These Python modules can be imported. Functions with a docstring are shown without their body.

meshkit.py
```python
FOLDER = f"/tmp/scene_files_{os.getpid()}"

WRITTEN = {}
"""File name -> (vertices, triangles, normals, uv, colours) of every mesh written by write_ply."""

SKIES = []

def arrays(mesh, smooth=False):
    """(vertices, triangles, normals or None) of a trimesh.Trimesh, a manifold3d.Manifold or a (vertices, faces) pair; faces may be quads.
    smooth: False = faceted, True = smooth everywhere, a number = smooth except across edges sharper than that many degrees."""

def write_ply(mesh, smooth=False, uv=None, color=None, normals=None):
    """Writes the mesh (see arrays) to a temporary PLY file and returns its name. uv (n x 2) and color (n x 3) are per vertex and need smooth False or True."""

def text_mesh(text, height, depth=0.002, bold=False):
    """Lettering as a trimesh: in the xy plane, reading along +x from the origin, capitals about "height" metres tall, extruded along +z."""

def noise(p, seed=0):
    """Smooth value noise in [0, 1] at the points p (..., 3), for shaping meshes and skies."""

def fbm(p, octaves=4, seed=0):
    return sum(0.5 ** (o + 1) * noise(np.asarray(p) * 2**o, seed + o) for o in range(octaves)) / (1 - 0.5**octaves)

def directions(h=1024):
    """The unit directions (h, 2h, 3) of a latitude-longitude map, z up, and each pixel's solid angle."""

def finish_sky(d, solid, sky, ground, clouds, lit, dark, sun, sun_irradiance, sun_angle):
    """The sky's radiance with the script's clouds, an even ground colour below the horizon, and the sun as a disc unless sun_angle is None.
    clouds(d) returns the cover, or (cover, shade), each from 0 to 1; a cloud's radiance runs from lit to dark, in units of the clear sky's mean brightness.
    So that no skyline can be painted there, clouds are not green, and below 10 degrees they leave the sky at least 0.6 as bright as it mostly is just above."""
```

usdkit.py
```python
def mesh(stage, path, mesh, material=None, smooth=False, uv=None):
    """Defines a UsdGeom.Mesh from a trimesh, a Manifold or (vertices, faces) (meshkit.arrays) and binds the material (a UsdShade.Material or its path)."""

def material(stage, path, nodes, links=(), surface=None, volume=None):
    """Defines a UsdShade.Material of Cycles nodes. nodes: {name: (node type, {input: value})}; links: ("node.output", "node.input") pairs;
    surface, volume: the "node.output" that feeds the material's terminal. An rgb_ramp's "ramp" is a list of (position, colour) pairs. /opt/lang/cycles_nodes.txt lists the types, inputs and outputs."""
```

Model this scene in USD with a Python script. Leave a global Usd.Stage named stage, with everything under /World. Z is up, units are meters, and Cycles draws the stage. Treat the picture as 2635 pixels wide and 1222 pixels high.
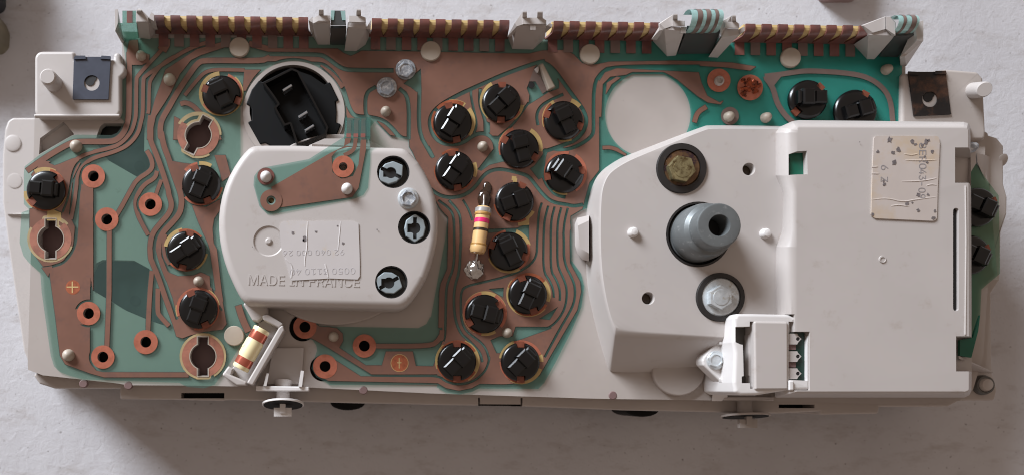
import math, random
import numpy as np, trimesh, manifold3d, usdkit, meshkit
import shapely
from shapely.geometry import Polygon, LineString, Point, MultiPolygon, box as sbox
from shapely.ops import unary_union
from shapely import affinity
from pxr import Usd, UsdGeom, UsdLux, UsdShade, Gf, Sdf

random.seed(7); rng = np.random.default_rng(7)
stage = Usd.Stage.CreateInMemory()
UsdGeom.SetStageUpAxis(stage, UsdGeom.Tokens.z); UsdGeom.SetStageMetersPerUnit(stage, 1.0)
UsdGeom.Xform.Define(stage, '/World')

# ------------------------------------------------------------------ camera, light, exposure
U = 0.00016                       # metres per photograph pixel on the plane of the circuit film
W_PX, H_PX = 2635.0, 1222.0
NX, NY, HC = 830.0, 1000.0, 2000.0   # foot of the camera's plumb line (pixels) and its height above the film (pixels)
ZT = -300.0                       # the table, in pixels below the film
cam = UsdGeom.Camera.Define(stage, '/World/camera')
FL = 26.0
AP = FL * W_PX / HC
cam.CreateFocalLengthAttr(FL); cam.CreateHorizontalApertureAttr(AP); cam.CreateVerticalApertureAttr(AP * H_PX / W_PX)
cam.CreateHorizontalApertureOffsetAttr((W_PX / 2 - NX) / W_PX * AP)
cam.CreateVerticalApertureOffsetAttr((NY - H_PX / 2) / W_PX * AP)
cam.CreateClippingRangeAttr(Gf.Vec2f(0.02, 50))
cam.CreateFocusDistanceAttr((HC - 70) * U)
cam.CreateFStopAttr(7.0)
cam.AddTranslateOp().Set(Gf.Vec3d(0, 0, (HC - ZT) * U))

def rect_light(name, pos, aim, w, h, power, color):
    l = UsdLux.RectLight.Define(stage, '/World/' + name)
    l.CreateWidthAttr(w); l.CreateHeightAttr(h); l.CreateIntensityAttr(power); l.CreateColorAttr(Gf.Vec3f(*color))
    p, a = np.array(pos, float), np.array(aim, float)
    z = (p - a) / np.linalg.norm(p - a); x = np.cross([0, 0, 1.0], z); x /= np.linalg.norm(x); y = np.cross(z, x)
    m = Gf.Matrix4d(*[float(t) for t in (*x, 0, *y, 0, *z, 0, *p, 1)])
    l.AddTransformOp().Set(m)
    return l
# a window, up and to the left of the picture, and the dim room round about
rect_light('window_light', (-2.35, 2.75, 1.50), (0.07, 0.05, 0), 1.55, 1.4, 47.5, (0.91, 0.97, 1.05))
dome = UsdLux.DomeLight.Define(stage, '/World/room_light')

# ------------------------------------------------------------------ materials
def S(r, g, b):
    f = lambda c: c / 255 / 12.92 if c <= 10.31 else ((c / 255 + .055) / 1.055) ** 2.4
    return (f(r), f(g), f(b))
LOOK = '/World/Looks/'
UsdGeom.Scope.Define(stage, '/World/Looks')
usdkit.material(stage, LOOK + 'room', {'b': ('background_shader', {'color': (1.0, 0.80, 0.68), 'strength': 0.31})}, surface='b.background')
UsdShade.MaterialBindingAPI.Apply(dome.GetPrim()).Bind(UsdShade.Material.Get(stage, LOOK + 'room'))

def mat(name, c, rough=.5, metal=0., spec=.5, coat=0., var=.06, vs=140, bump=0., bs=1500, dirt=None, extra=None):
    lo = tuple(max(0, x * (1 - var)) for x in c); hi = tuple(x * (1 + var) for x in c)
    n = {'g': ('geometry', {}), 'n': ('noise_texture', {'scale': vs, 'detail': 4.0, 'roughness': .6}),
         'r': ('rgb_ramp', {'ramp': [(.3, lo), (.7, hi)]}),
         'p': ('principled_bsdf', {'roughness': rough, 'metallic': metal, 'specular_ior_level': spec, 'coat_weight': coat, 'coat_roughness': .12})}
    l = [('g.position', 'n.vector'), ('n.fac', 'r.fac')]
    src = 'r.color'
    if dirt:
        dc, lo_, hi_, ds = dirt
        n['dn'] = ('noise_texture', {'scale': ds, 'detail': 6.0, 'roughness': .7})
        n['dr'] = ('map_range', {'from_min': lo_, 'from_max': hi_, 'to_min': 0., 'to_max': 1., 'clamp': True})
        n['dm'] = ('mix_color', {'b': dc})
        l += [('g.position', 'dn.vector'), ('dn.fac', 'dr.value'), ('dr.result', 'dm.fac'), (src, 'dm.a')]
        src = 'dm.result'
    l.append((src, 'p.base_color'))
    if bump:
        n['bn'] = ('noise_texture', {'scale': bs, 'detail': 3.0}); n['b'] = ('bump', {'strength': 1.0, 'distance': bump})
        l += [('g.position', 'bn.vector'), ('bn.fac', 'b.height'), ('b.normal', 'p.normal')]
    return usdkit.material(stage, LOOK + name, n, l, surface='p.BSDF')

M = {}
M['white'] = mat('white_plastic', S(181, 174, 170), .42, var=.035, vs=26, bump=6e-6, bs=3500, dirt=(S(146, 130, 116), .60, 1.05, 120))
M['bright'] = mat('bright_white_plastic', S(212, 208, 206), .4, var=.02, vs=60)
M['cream'] = mat('cream_plastic', S(172, 163, 157), .5, var=.05, vs=40, bump=4e-6, bs=3000, dirt=(S(110, 92, 78), .66, .84, 90))
M['disc'] = mat('ivory_plastic', S(172, 160, 146), .45, var=.04)
M['copper'] = mat('lacquered_copper', S(124, 89, 76), .3, spec=.45, coat=.25, var=.17, vs=38, bump=1.3e-4, bs=75, dirt=(S(104, 80, 74), .52, .78, 130))
M['copper_bare'] = mat('bare_copper', S(176, 104, 82), .4, metal=.15, var=.16, vs=230, dirt=(S(148, 84, 60), .5, .75, 300))
M['copper_orange'] = mat('heat_tinted_copper', S(164, 90, 60), .42, metal=.1, var=.2, vs=260, dirt=(S(120, 62, 40), .5, .7, 280))
M['copper_dull'] = mat('dull_trace', S(112, 94, 88), .4, coat=.2, var=.08)
M['copper_dark'] = mat('dark_contact_copper', S(112, 69, 62), .38, coat=.3, var=.18, vs=90, dirt=(S(78, 58, 60), .48, .66, 70))
M['dullring'] = mat('stained_copper_ring', S(160, 106, 88), .42, metal=.1, var=.18, vs=160, dirt=(S(122, 84, 72), .46, .72, 200))
M['palering'] = mat('faded_yellow_rim', S(166, 146, 108), .5, var=.14, vs=200)
M['tab'] = mat('dark_orange_tab', S(124, 68, 50), .45, metal=.1, var=.2, vs=300)
M['flap'] = mat('grey_film_flap', S(62, 64, 64), .35, coat=.3, var=.15, vs=120)
M['edge'] = mat('dark_lacquer_edge', S(62, 72, 66), .5, var=.1)
M['yellow'] = mat('yellow_lacquer', S(180, 152, 98), .45, coat=.2, var=.14, vs=200)
M['comb'] = mat('yellowed_comb_plastic', S(190, 164, 112), .5, var=.08)
M['black'] = mat('black_plastic', S(10, 10, 11), .25, spec=.5, var=.2, vs=300, bump=3e-6, bs=1800)
M['matblack'] = mat('dull_black_plastic', S(6, 6, 7), .6, spec=.2, var=.2)
M['rubber'] = mat('black_rubber', S(36, 33, 32), .5, var=.2, bump=8e-6, bs=1500, dirt=(S(74, 62, 54), .6, .8, 260))
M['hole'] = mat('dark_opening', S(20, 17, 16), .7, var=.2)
M['inside'] = mat('brown_inside', S(116, 92, 90), .6, var=.06)
M['underfilm'] = mat('dark_gauge_back', S(44, 46, 44), .6, var=.08)
M['zinc'] = mat('zinc_screw', S(150, 154, 160), .5, metal=.35, var=.16, vs=500, bump=2.5e-5, bs=1300, dirt=(S(206, 208, 210), .5, .62, 500))
M['crust'] = mat('crusted_zinc', S(200, 205, 208), .42, metal=.45, var=.16, vs=420, bump=6e-5, bs=800, dirt=(S(160, 148, 122), .56, .72, 260))
M['gold'] = mat('passivated_bolt', S(158, 148, 112), .38, metal=.75, var=.25, vs=380, bump=3e-5, bs=900, dirt=(S(96, 78, 50), .5, .66, 330))
M['goldwash'] = mat('corroded_washer', S(104, 78, 54), .45, metal=.4, var=.35, vs=300, bump=5e-5, bs=700, dirt=(S(58, 40, 44), .46, .6, 240))
M['shaft'] = mat('grey_cast_shaft', S(108, 112, 113), .42, metal=.35, var=.10, vs=180, bump=1.2e-5, bs=1200, dirt=(S(146, 148, 148), .58, .74, 420))
M['nut'] = mat('grey_nut', S(146, 156, 160), .4, metal=.1, var=.05)
M['darkgrey'] = mat('dark_grey_recess', S(86, 84, 80), .5, var=.1)
M['blade'] = mat('tinned_blade', S(200, 202, 206), .25, metal=.9, var=.1)
M['clip'] = mat('blued_steel_clip', S(74, 78, 90), .35, metal=.4, var=.12, vs=200)
M['rustclip'] = mat('rusty_black_clip', S(34, 30, 30), .5, metal=.2, var=.25, vs=200, dirt=(S(92, 62, 46), .52, .68, 90))
M['paper'] = mat('sticker_paper', S(190, 184, 182), .6, var=.03, vs=90, bump=1e-5, bs=260, dirt=(S(190, 172, 146), .58, .75, 60))
M['paper_old'] = mat('yellowed_sticker_paper', S(184, 173, 166), .6, var=.05, vs=60, bump=1.2e-5, bs=240, dirt=(S(184, 160, 128), .50, .74, 42))
M['ink'] = mat('grey_ink', S(138, 132, 132), .6, var=.1)
M['faint'] = mat('faint_ink', S(182, 177, 178), .6, var=.08)
M['speck'] = mat('mould_speck', S(108, 100, 100), .7, var=.3, vs=900)
M['pcb'] = mat('green_board', S(14, 92, 72), .35, var=.15, vs=200)
M['pcbdark'] = mat('dark_green_board', S(10, 44, 36), .35, var=.15)
M['res'] = mat('beige_resistor', S(222, 182, 126), .35, coat=.3, var=.05)
M['pink'] = mat('pink_band', S(216, 40, 108), .35, var=.04)
M['brownband'] = mat('dark_band', S(56, 42, 28), .4, var=.1)
M['goldband'] = mat('gold_band', S(176, 132, 70), .35, var=.1)
M['silverband'] = mat('silver_band', S(186, 184, 182), .3, metal=.4, var=.1)
M['solder'] = mat('solder', S(196, 192, 188), .22, metal=.9, var=.15, vs=800, bump=6e-5, bs=600)
M['flux'] = mat('brown_flux', S(58, 42, 32), .12, coat=.8, var=.25, vs=300)
M['fuse'] = mat('cream_fuse', S(238, 224, 178), .3, coat=.4, var=.04)
M['fusecop'] = mat('copper_cap', S(206, 116, 96), .22, metal=.7, var=.08)
M['corroded'] = mat('corroded_copper', S(150, 74, 46), .32, metal=.6, var=.4, vs=500, bump=9e-5, bs=520, dirt=(S(64, 30, 22), .5, .6, 380))
M['blur_dark'] = mat('dark_grey_part', S(48, 50, 54), .5, var=.2)
M['blur_olive'] = mat('olive_part', S(110, 102, 84), .5, var=.2)
M['blur_red'] = mat('reddish_part', S(140, 116, 112), .5, var=.1)
# translucent green film: a tinted sheet, greyer at the left, a stronger teal at the right
def film_mat(name, base, tint, fac):
    usdkit.material(stage, LOOK + name, {
    'g': ('geometry', {}), 'm': ('mapping', {'scale': (1 / (W_PX * U), 0, 0), 'location': (NX / W_PX, 0, 0)}),
    's': ('vector_math', {'math_type': 'dot_product', 'vector2': (1, 0, 0)}),
    'n': ('noise_texture', {'scale': 60., 'detail': 3.}), 'nm': ('math', {'math_type': 'multiply_add', 'value2': .16, 'value3': -.08}), 'a': ('math', {'math_type': 'add'}),
    'r': ('rgb_ramp', {'ramp': base}), 't': ('rgb_ramp', {'ramp': tint}),
    'bn': ('noise_texture', {'scale': 80., 'detail': 2.}), 'b': ('bump', {'strength': 1., 'distance': 3.5e-4}),
    'p': ('principled_bsdf', {'roughness': .2, 'specular_ior_level': .6, 'coat_weight': .4, 'coat_roughness': .1}),
    'tr': ('transparent_bsdf', {}), 'mx': ('mix_closure', {'fac': fac})},
    [('g.position', 'm.vector'), ('m.vector', 's.vector1'), ('g.position', 'n.vector'), ('n.fac', 'nm.value1'), ('s.value', 'a.value1'), ('nm.value', 'a.value2'),
     ('a.value', 'r.fac'), ('s.value', 't.fac'), ('r.color', 'p.base_color'), ('g.position', 'bn.vector'), ('bn.fac', 'b.height'), ('b.normal', 'p.normal'),
     ('t.color', 'tr.color'), ('p.BSDF', 'mx.closure1'), ('tr.BSDF', 'mx.closure2')], surface='mx.BSDF')
    return UsdShade.Material.Get(stage, LOOK + name)
M['film'] = film_mat('green_film', [(.10, S(104, 130, 124)), (.30, S(96, 126, 120)), (.5, S(90, 124, 118)), (.68, S(34, 126, 114)), (.9, S(32, 130, 120)), (.96, S(100, 126, 108))],
                     [(.10, (.66, .86, .79)), (.5, (.64, .86, .81)), (.68, (.34, .82, .76)), (.9, (.30, .82, .77)), (.96, (.55, .75, .62))], .72)
M['filmpale'] = film_mat('pale_film', [(0, S(168, 198, 194)), (1, S(168, 198, 194))], [(0, (.72, .92, .90)), (1, (.78, .94, .92))], .42)
# whitewashed table top with faint scuffs and grime
usdkit.material(stage, LOOK + 'table', {
    'g': ('geometry', {}), 'n1': ('noise_texture', {'scale': 9., 'detail': 5., 'roughness': .6}), 'r1': ('rgb_ramp', {'ramp': [(.3, S(186, 184, 187)), (.7, S(200, 199, 202))]}),
    'mp': ('mapping', {'scale': (1., 2.6, 1.), 'rotation': (0, 0, .35)}), 'n2': ('noise_texture', {'scale': 42., 'detail': 9., 'roughness': .74}),
    'k': ('map_range', {'from_min': .52, 'from_max': .80, 'to_min': 0., 'to_max': .52, 'clamp': True}), 'mx': ('mix_color', {'b': S(124, 104, 84)}),
    'n3': ('noise_texture', {'scale': 520., 'detail': 4.}), 'k3': ('map_range', {'from_min': .66, 'from_max': .76, 'to_min': 0., 'to_max': .7, 'clamp': True}), 'mx3': ('mix_color', {'b': S(84, 72, 62)}),
    'n4': ('noise_texture', {'scale': 190., 'detail': 8., 'roughness': .7, 'distortion': .6}), 'b': ('bump', {'strength': 1., 'distance': 3.2e-4}),
    'p': ('principled_bsdf', {'roughness': .75, 'specular_ior_level': .3})},
    [('g.position', 'n1.vector'), ('n1.fac', 'r1.fac'), ('g.position', 'mp.vector'), ('mp.vector', 'n2.vector'), ('n2.fac', 'k.value'), ('k.result', 'mx.fac'), ('r1.color', 'mx.a'),
     ('g.position', 'n3.vector'), ('n3.fac', 'k3.value'), ('k3.result', 'mx3.fac'), ('mx.result', 'mx3.a'), ('mx3.result', 'p.base_color'),
     ('g.position', 'n4.vector'), ('n4.fac', 'b.height'), ('b.normal', 'p.normal')], surface='p.BSDF')
M['table'] = UsdShade.Material.Get(stage, LOOK + 'table')

# ------------------------------------------------------------------ scene helpers
CX, CY = (1310 - NX) * 1.0, -(560 - NY) * 1.0     # the cluster's own origin, in pixels
used = {}
def uname(parent, name):
    k = parent + '/' + name
    n = used.get(k, -1) + 1; used[k] = n
    return k if n == 0 else f'{k}_{n:03d}'
def tag(prim, label=None, cat=None, group=None, kind=None):
    for k, v in (('label', label), ('category', cat), ('group', group), ('kind', kind)):
        if v: prim.SetCustomDataByKey(k, v)
def put(name, mesh, m, parent, label=None, smooth=32, kind=None, off=(CX, CY)):
    """one mesh of the scene; mesh in pixel units about the camera's foot"""
    if isinstance(mesh, manifold3d.Manifold):
        k = mesh.to_mesh(); mesh = trimesh.Trimesh(k.vert_properties[:, :3], k.tri_verts, process=False)
    mesh = mesh.copy()
    v = (np.array(mesh.vertices) - [off[0], off[1], ZT]) * U
    mesh.vertices = v
    path = uname(str(parent), name)
    pr = usdkit.mesh(stage, path, mesh, M[m] if isinstance(m, str) else m, smooth=smooth).GetPrim()
    tag(pr, label, kind=kind)
    return pr.GetPath()

def P(u, v, z=0.):
    s = (HC - z) / HC
    return np.array([(u - NX) * s, -(v - NY) * s, z])
def crop(x0, y0, s):
    def f(*a): return [(x0 + a[i] * s, y0 + a[i + 1] * s) for i in range(0, len(a), 2)]
    return f
k3 = 600 / 1792
A0, B0, C0, D0, E0 = (crop(x, 0, k3) for x in (0, 500, 1000, 1500, 2035))
A1, B1, C1, D1, E1 = (crop(x, 350, k3) for x in (0, 500, 1000, 1500, 2035))
A2, B2, C2, D2, E2 = (crop(x, 700, k3) for x in (0, 500, 1000, 1500, 2035))
k2 = 400 / 1770
N1, N2, N3, N4, N5, N6, N7, N8 = (crop(x, y, k2) for x, y in ((290, 90), (50, 300), (300, 400), (300, 640), (690, 90), (1050, 120), (1250, 330), (1060, 380)))
km = 460 / 1773
M1, M2 = crop(1080, 620, km), crop(700, 790, km)
M3 = crop(1740, 90, 600 / 2313); M4 = crop(2240, 300, 395 / 1748); M5 = crop(1780, 780, 400 / 1770); M6 = crop(520, 780, 400 / 1542)
T1 = crop(280, 20, 360 / 2576); T4 = crop(1620, 20, 360 / 2576); T5 = crop(2150, 20, 300 / 1992); T2 = crop(780, 20, 220 / 2191)

def poly(pts): return Polygon(pts).buffer(0)
def stroke(pts, w, cap='flat'): return LineString(pts).buffer(w / 2, cap_style=cap, join_style='round', quad_segs=5)
def circ(u, v, r, q=12): return Point(u, v).buffer(r, quad_segs=q)
def rnd(g, r, q=5): return g.buffer(-r).buffer(r, quad_segs=q)
def smooth_pts(pts, n=2, closed=False):
    p = np.array(pts, float)
    for _ in range(n):
        if closed:
            q = np.roll(p, -1, 0); p = np.stack([.75 * p + .25 * q, .25 * p + .75 * q], 1).reshape(-1, 2)
        else:
            a, b = p[:-1], p[1:]
            p = np.vstack([p[:1], np.stack([.75 * a + .25 * b, .25 * a + .75 * b], 1).reshape(-1, 2), p[-1:]])
    return [tuple(x) for x in p]
def sstroke(pts, w, cap='flat'): return stroke(smooth_pts(pts, 2), w, cap)
def parts_of(g):
    return [q for q in (g.geoms if hasattr(g, 'geoms') else [g]) if q.geom_type == 'Polygon' and q.area > 3]
def prism(g, z0, z1, zp=None, simp=.15):
    zp = z1 if zp is None else zp; s = (HC - zp) / HC; out = []
    for q in parts_of(g):
        q = q.simplify(simp)
        w = affinity.affine_transform(q, [s, 0, 0, -s, -NX * s, NY * s])
        w = shapely.geometry.polygon.orient(w)
        m = trimesh.creation.extrude_polygon(w, z1 - z0, engine='earcut'); m.apply_translation([0, 0, z0]); out.append(m)
    return trimesh.util.concatenate(out) if len(out) > 1 else out[0]
def sheet(g, z):
    m = prism(g, z - 1, z, zp=z); keep = m.face_normals[:, 2] > .5; m.update_faces(keep); m.remove_unreferenced_vertices(); return m
def cap_tris(xy):
    return np.asarray(manifold3d.triangulate([np.asarray(xy, np.float64)]))
def loft(rings):
    """rings: world rings (n,3), bottom to top, counter-clockwise seen from above"""
    n = len(rings[0]); V = np.vstack(rings); F = []
    for k in range(len(rings) - 1):
        a = k * n
        for i in range(n):
            j = (i + 1) % n
            F += [[a + i, a + j, a + n + j], [a + i, a + n + j, a + n + i]]
    tp = cap_tris(rings[0][:, :2]); bt = tp[:, ::-1]; tp = tp + (len(rings) - 1) * n
    return trimesh.Trimesh(V, np.vstack([F, bt, tp]), process=False)
def ccw(xy):
    a = np.sum(xy[:, 0] * np.roll(xy[:, 1], -1) - np.roll(xy[:, 0], -1) * xy[:, 1])
    return xy if a > 0 else xy[::-1]
def inset(xy, d):
    e = np.roll(xy, -1, 0) - xy; e /= np.maximum(np.linalg.norm(e, axis=1, keepdims=True), 1e-9)
    nrm = np.stack([-e[:, 1], e[:, 0]], 1); p = np.roll(nrm, 1, 0)
    b = (nrm + p) / np.maximum(1 + (nrm * p).sum(1, keepdims=True), .35)
    return xy + b * d
def ring_of(g, z):
    c = np.array(g.exterior.coords)[:-1]
    return ccw(np.array([P(u, v, z)[:2] for u, v in c]))
def bev(g, z0, z1, b, n=3, zp=None, simp=.12):
    """a pad with rounded top edges"""
    if not isinstance(g, Polygon): g = poly(g)
    h = rnd(g, b * 1.08)
    if h.geom_type == 'Polygon' and not h.is_empty: g = h
    g = g.simplify(simp)
    xy = ring_of(g, z1 if zp is None else zp)
    rings = [np.c_[xy, np.full(len(xy), z0)]]
    for k in range(n + 1):
        t = k / n * math.pi / 2
        rings.append(np.c_[inset(xy, b * (1 - math.cos(t))), np.full(len(xy), z1 - b + b * math.sin(t))])
    return loft(rings)
def lathe(u, v, zr, prof, n=28):
    """turned shape about an upright axis through pixel (u, v) at height zr; prof: (radius, z) from the bottom up, closed at both ends"""
    c = P(u, v, zr); a = np.linspace(0, 2 * math.pi, n, endpoint=False)
    V = [[c[0] + r * math.cos(t), c[1] + r * math.sin(t), z] for r, z in prof for t in a]; F = []; k = len(prof)
    for i in range(k - 1):
        for j in range(n):
            q = (j + 1) % n; F += [[i * n + j, i * n + q, (i + 1) * n + q], [i * n + j, (i + 1) * n + q, (i + 1) * n + j]]
    V += [[c[0], c[1], prof[0][1]], [c[0], c[1], prof[-1][1]]]; b, t = len(V) - 2, len(V) - 1
    for j in range(n):
        q = (j + 1) % n; F += [[b, q, j], [t, (k - 1) * n + j, (k - 1) * n + q]]
    return trimesh.Trimesh(V, F, process=False)
def spin(p0, p1, prof, n=20):
    """turned shape along p0 -> p1 (world); prof: (radius, fraction)"""
    p0, p1 = np.array(p0, float), np.array(p1, float); d = p1 - p0; L = np.linalg.norm(d)
    V = lathe(NX, NY, 0, [(r, f * L) for r, f in prof], n)
    V.apply_transform(trimesh.geometry.align_vectors([0, 0, 1], d / L)); V.apply_translation(p0); return V
def hull(pts, world=False):
    w = np.array(pts, float) if world else np.array([P(*p) for p in pts])
    return trimesh.convex.convex_hull(w)
def man(m):
    if isinstance(m, manifold3d.Manifold): return m
    m = trimesh.Trimesh(m.vertices, m.faces, process=True)
    r = manifold3d.Manifold(manifold3d.Mesh(np.asarray(m.vertices, np.float32), np.asarray(m.faces, np.uint32)))
    assert r.status() == manifold3d.Error.NoError, r.status()
    return r
def diff(a, *bs):
    a = man(a)
    for b in bs: a = a - man(b)
    return a
def union(*ms):
    a = man(ms[0])
    for b in ms[1:]: a = a + man(b)
    return a
def cat(*ms): return trimesh.util.concatenate([m for m in ms])

# ------------------------------------------------------------------ table
tb = trimesh.creation.box([16000, 12000, 40]); tb.apply_translation([900, 500, ZT - 20])
t_ = put('table_top', tb, 'table', '/World', smooth=False, off=(0, 0))
tag(stage.GetPrimAtPath(t_), 'off white painted table top with faint grime and a soft shadow', 'table', kind='structure')

CL = UsdGeom.Xform.Define(stage, '/World/instrument_cluster')
CL.AddTranslateOp().Set(Gf.Vec3d(CX * U, CY * U, 0))
tag(CL.GetPrim(), 'back of a car instrument cluster, white housings and green flexible copper circuit', 'instrument cluster')
R = '/World/instrument_cluster'

# ================================================================== casing (cream plastic back, flange, clips)
casing_out = poly([(89, 300), *A1(262, 40), *A2(213, 700), *A2(216, 748), *A2(330, 790), (300, 985), (330, 990), *A2(1380, 868), *B2(900, 885), *C2(340, 930), *D2(100, 970), *D2(1500, 990),
                   (2320, 1040), (2470, 1030), *E2(1400, 900), *E2(1480, 640), *E2(1500, 300), *E2(1520, 60), *E1(1590, 1100), *E1(1530, 420), (2534, 430), (2536, 340), (2330, 335), (2330, 118), (1900, 105), (1000, 92), (314, 82), (314, 300)])
# openings in the back, seen dark through the film
op1 = poly([*A0(745, 1040), *A0(770, 975), *A0(800, 950), *A0(1010, 950), *A0(1110, 960), *N2(1420, 400), *N2(1480, 470), *N2(1490, 580), *N2(1450, 650), *N2(1340, 690), *N2(1010, 500), *N2(870, 300)])
op2 = rnd(poly([*A1(700, 1060), *A1(740, 975), *A1(790, 950), *A1(1030, 955), *A1(1150, 1020), *A2(1200, 250), *A2(1300, 420), *A2(1150, 370), *A2(960, 290), *A2(700, 130)]), 6)
sockets = [(510, 348, 33, 62), (130, 614, 33, 90), (522, 916, 33, 90)]
def keyhole(u, v, r, ang, nw=25, nl=49):
    bar = affinity.rotate(sbox(u - nl, v - nw / 2, u + nl, v + nw / 2), -ang, origin=(u, v))
    return unary_union([circ(u, v, r), bar])
DON = [(*A1(717, 310)[0], 30), (*A1(820, 640)[0], 30), (*A1(1155, 525)[0], 30), (*A2(680, 315)[0], 30), (*A2(790, 650)[0], 30), (*A2(1120, 535)[0], 31), (*B2(1307, 565)[0], 30)]
DON2 = [(*B2(850, 420)[0], 30), (*B2(1005, 722)[0], 31)]
HOL = [(350.5, 418, 14), (339, 769, 14)]
wedge = poly([*N2(235, 250), *N2(500, 60), *N2(625, 205), *N2(590, 222), *N2(240, 425), *N2(222, 435)])
rec_holes = [op1, op2, wedge] + [keyhole(*s) for s in sockets] + [circ(u, v, 15) for u, v, _ in DON] + \
            [circ(*B2(833, 425)[0], 35), circ(*B2(990, 735)[0], 34), circ(754, 278, 112)]
holes = unary_union(rec_holes)
plate = prism(casing_out.difference(holes), -24, -3, zp=-3)
inner = casing_out.buffer(-14)
wall = prism(casing_out.difference(inner), -70, -23.5, zp=-3)
body = prism(casing_out.buffer(-1), -250, -70, zp=-3)
CAS = put('casing', cat(plate, wall, body), 'cream', R)
put('casing_floor', prism(inner.buffer(6), -48, -45, zp=-3), 'inside', CAS, 'brown inner floor seen through the empty sockets')
[put('gauge_back', prism(o.buffer(10), -44.5, -40, zp=-3), 'underfilm', CAS, 'dark gauge back behind the translucent film') for o in (op1, op2)]
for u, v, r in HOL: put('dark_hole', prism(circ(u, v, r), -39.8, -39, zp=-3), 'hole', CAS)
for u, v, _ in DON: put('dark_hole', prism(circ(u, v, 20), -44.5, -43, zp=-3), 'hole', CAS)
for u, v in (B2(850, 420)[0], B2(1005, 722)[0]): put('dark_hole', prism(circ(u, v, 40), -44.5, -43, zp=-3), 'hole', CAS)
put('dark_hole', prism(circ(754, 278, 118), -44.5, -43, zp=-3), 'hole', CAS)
# lower bezel, standing out below the casing and at the sides
low = poly([*A2(240, 770), *A2(300, 855), *A2(420, 893), *A2(920, 893), (308, 1000), (308, 1026), (464, 1028), (580, 1031), (578, 1028), *B2(1020, 1000), *C2(330, 1018), *C2(1040, 1030), *D2(310, 1060), *D2(1495, 1085), (2110, 1058), (2110, 1066), (2262, 1064), (2264, 1046),
            (2440, 1046), (2470, 1030), (2560, 1030), *E2(1590, 900), *E2(1550, 760), *E2(1545, 160), *E2(1610, 60), *E1(1615, 980), *E1(1620, 740), *E1(1665, 600), *E1(1668, 470), *E1(1640, 370), *E1(1640, 60), *E0(1630, 1110), *E0(1590, 1060), *E0(1525, 1040), *E0(1520, 1015), *E0(1450, 1010), (2450, 985), (1000, 982), (300, 975)])
low = rnd(low, 5)
slots = [sbox(466, 1010, 577, 1024), sbox(*D2(1505, 1015)[0], *D2(1780, 1042)[0])]
uslot = stroke([*C2(695, 962), *C2(697, 1019), *C2(1022, 1022), *C2(1022, 965)], 5)
lowm = diff(bev(low, -250, -34, 6, zp=-34), *[prism(s, -90, -20, zp=-34) for s in slots], prism(uslot, -60, -20, zp=-34))
BZ = put('bezel_rim', lowm, 'cream', R, 'cream lower rim of the casing with slots')
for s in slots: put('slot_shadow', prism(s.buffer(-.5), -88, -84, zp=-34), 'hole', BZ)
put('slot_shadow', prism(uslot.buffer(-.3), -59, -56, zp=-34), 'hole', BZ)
leftfl = rnd(poly([(12, 332), (20, 311), (33, 303), (130, 303), (130, 940), (78, 945), (60, 900), (22, 640), (6, 520), (6, 400)]), 14)
FLG = put('side_flange', bev(leftfl, -290, -215, 6, zp=-215), 'white', R, 'pale flange standing out at the left side')
put('round_peg', lathe(*A0(95, 1100)[0], -211, [(24, -216), (23, -212.5), (17, -211)], 20), 'white', FLG)
put('round_ring', lathe(*A1(110, 345)[0], -213, [(22, -216), (21, -213.6), (17, -213)], 20), 'white', FLG)
put('rib', hull([(*A1(60, 600)[0], -208), (*A1(220, 600)[0], -205), (*A1(60, 612)[0], -216), (*A1(220, 625)[0], -216), (*A1(220, 590)[0], -216)]), 'white', FLG)
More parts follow.
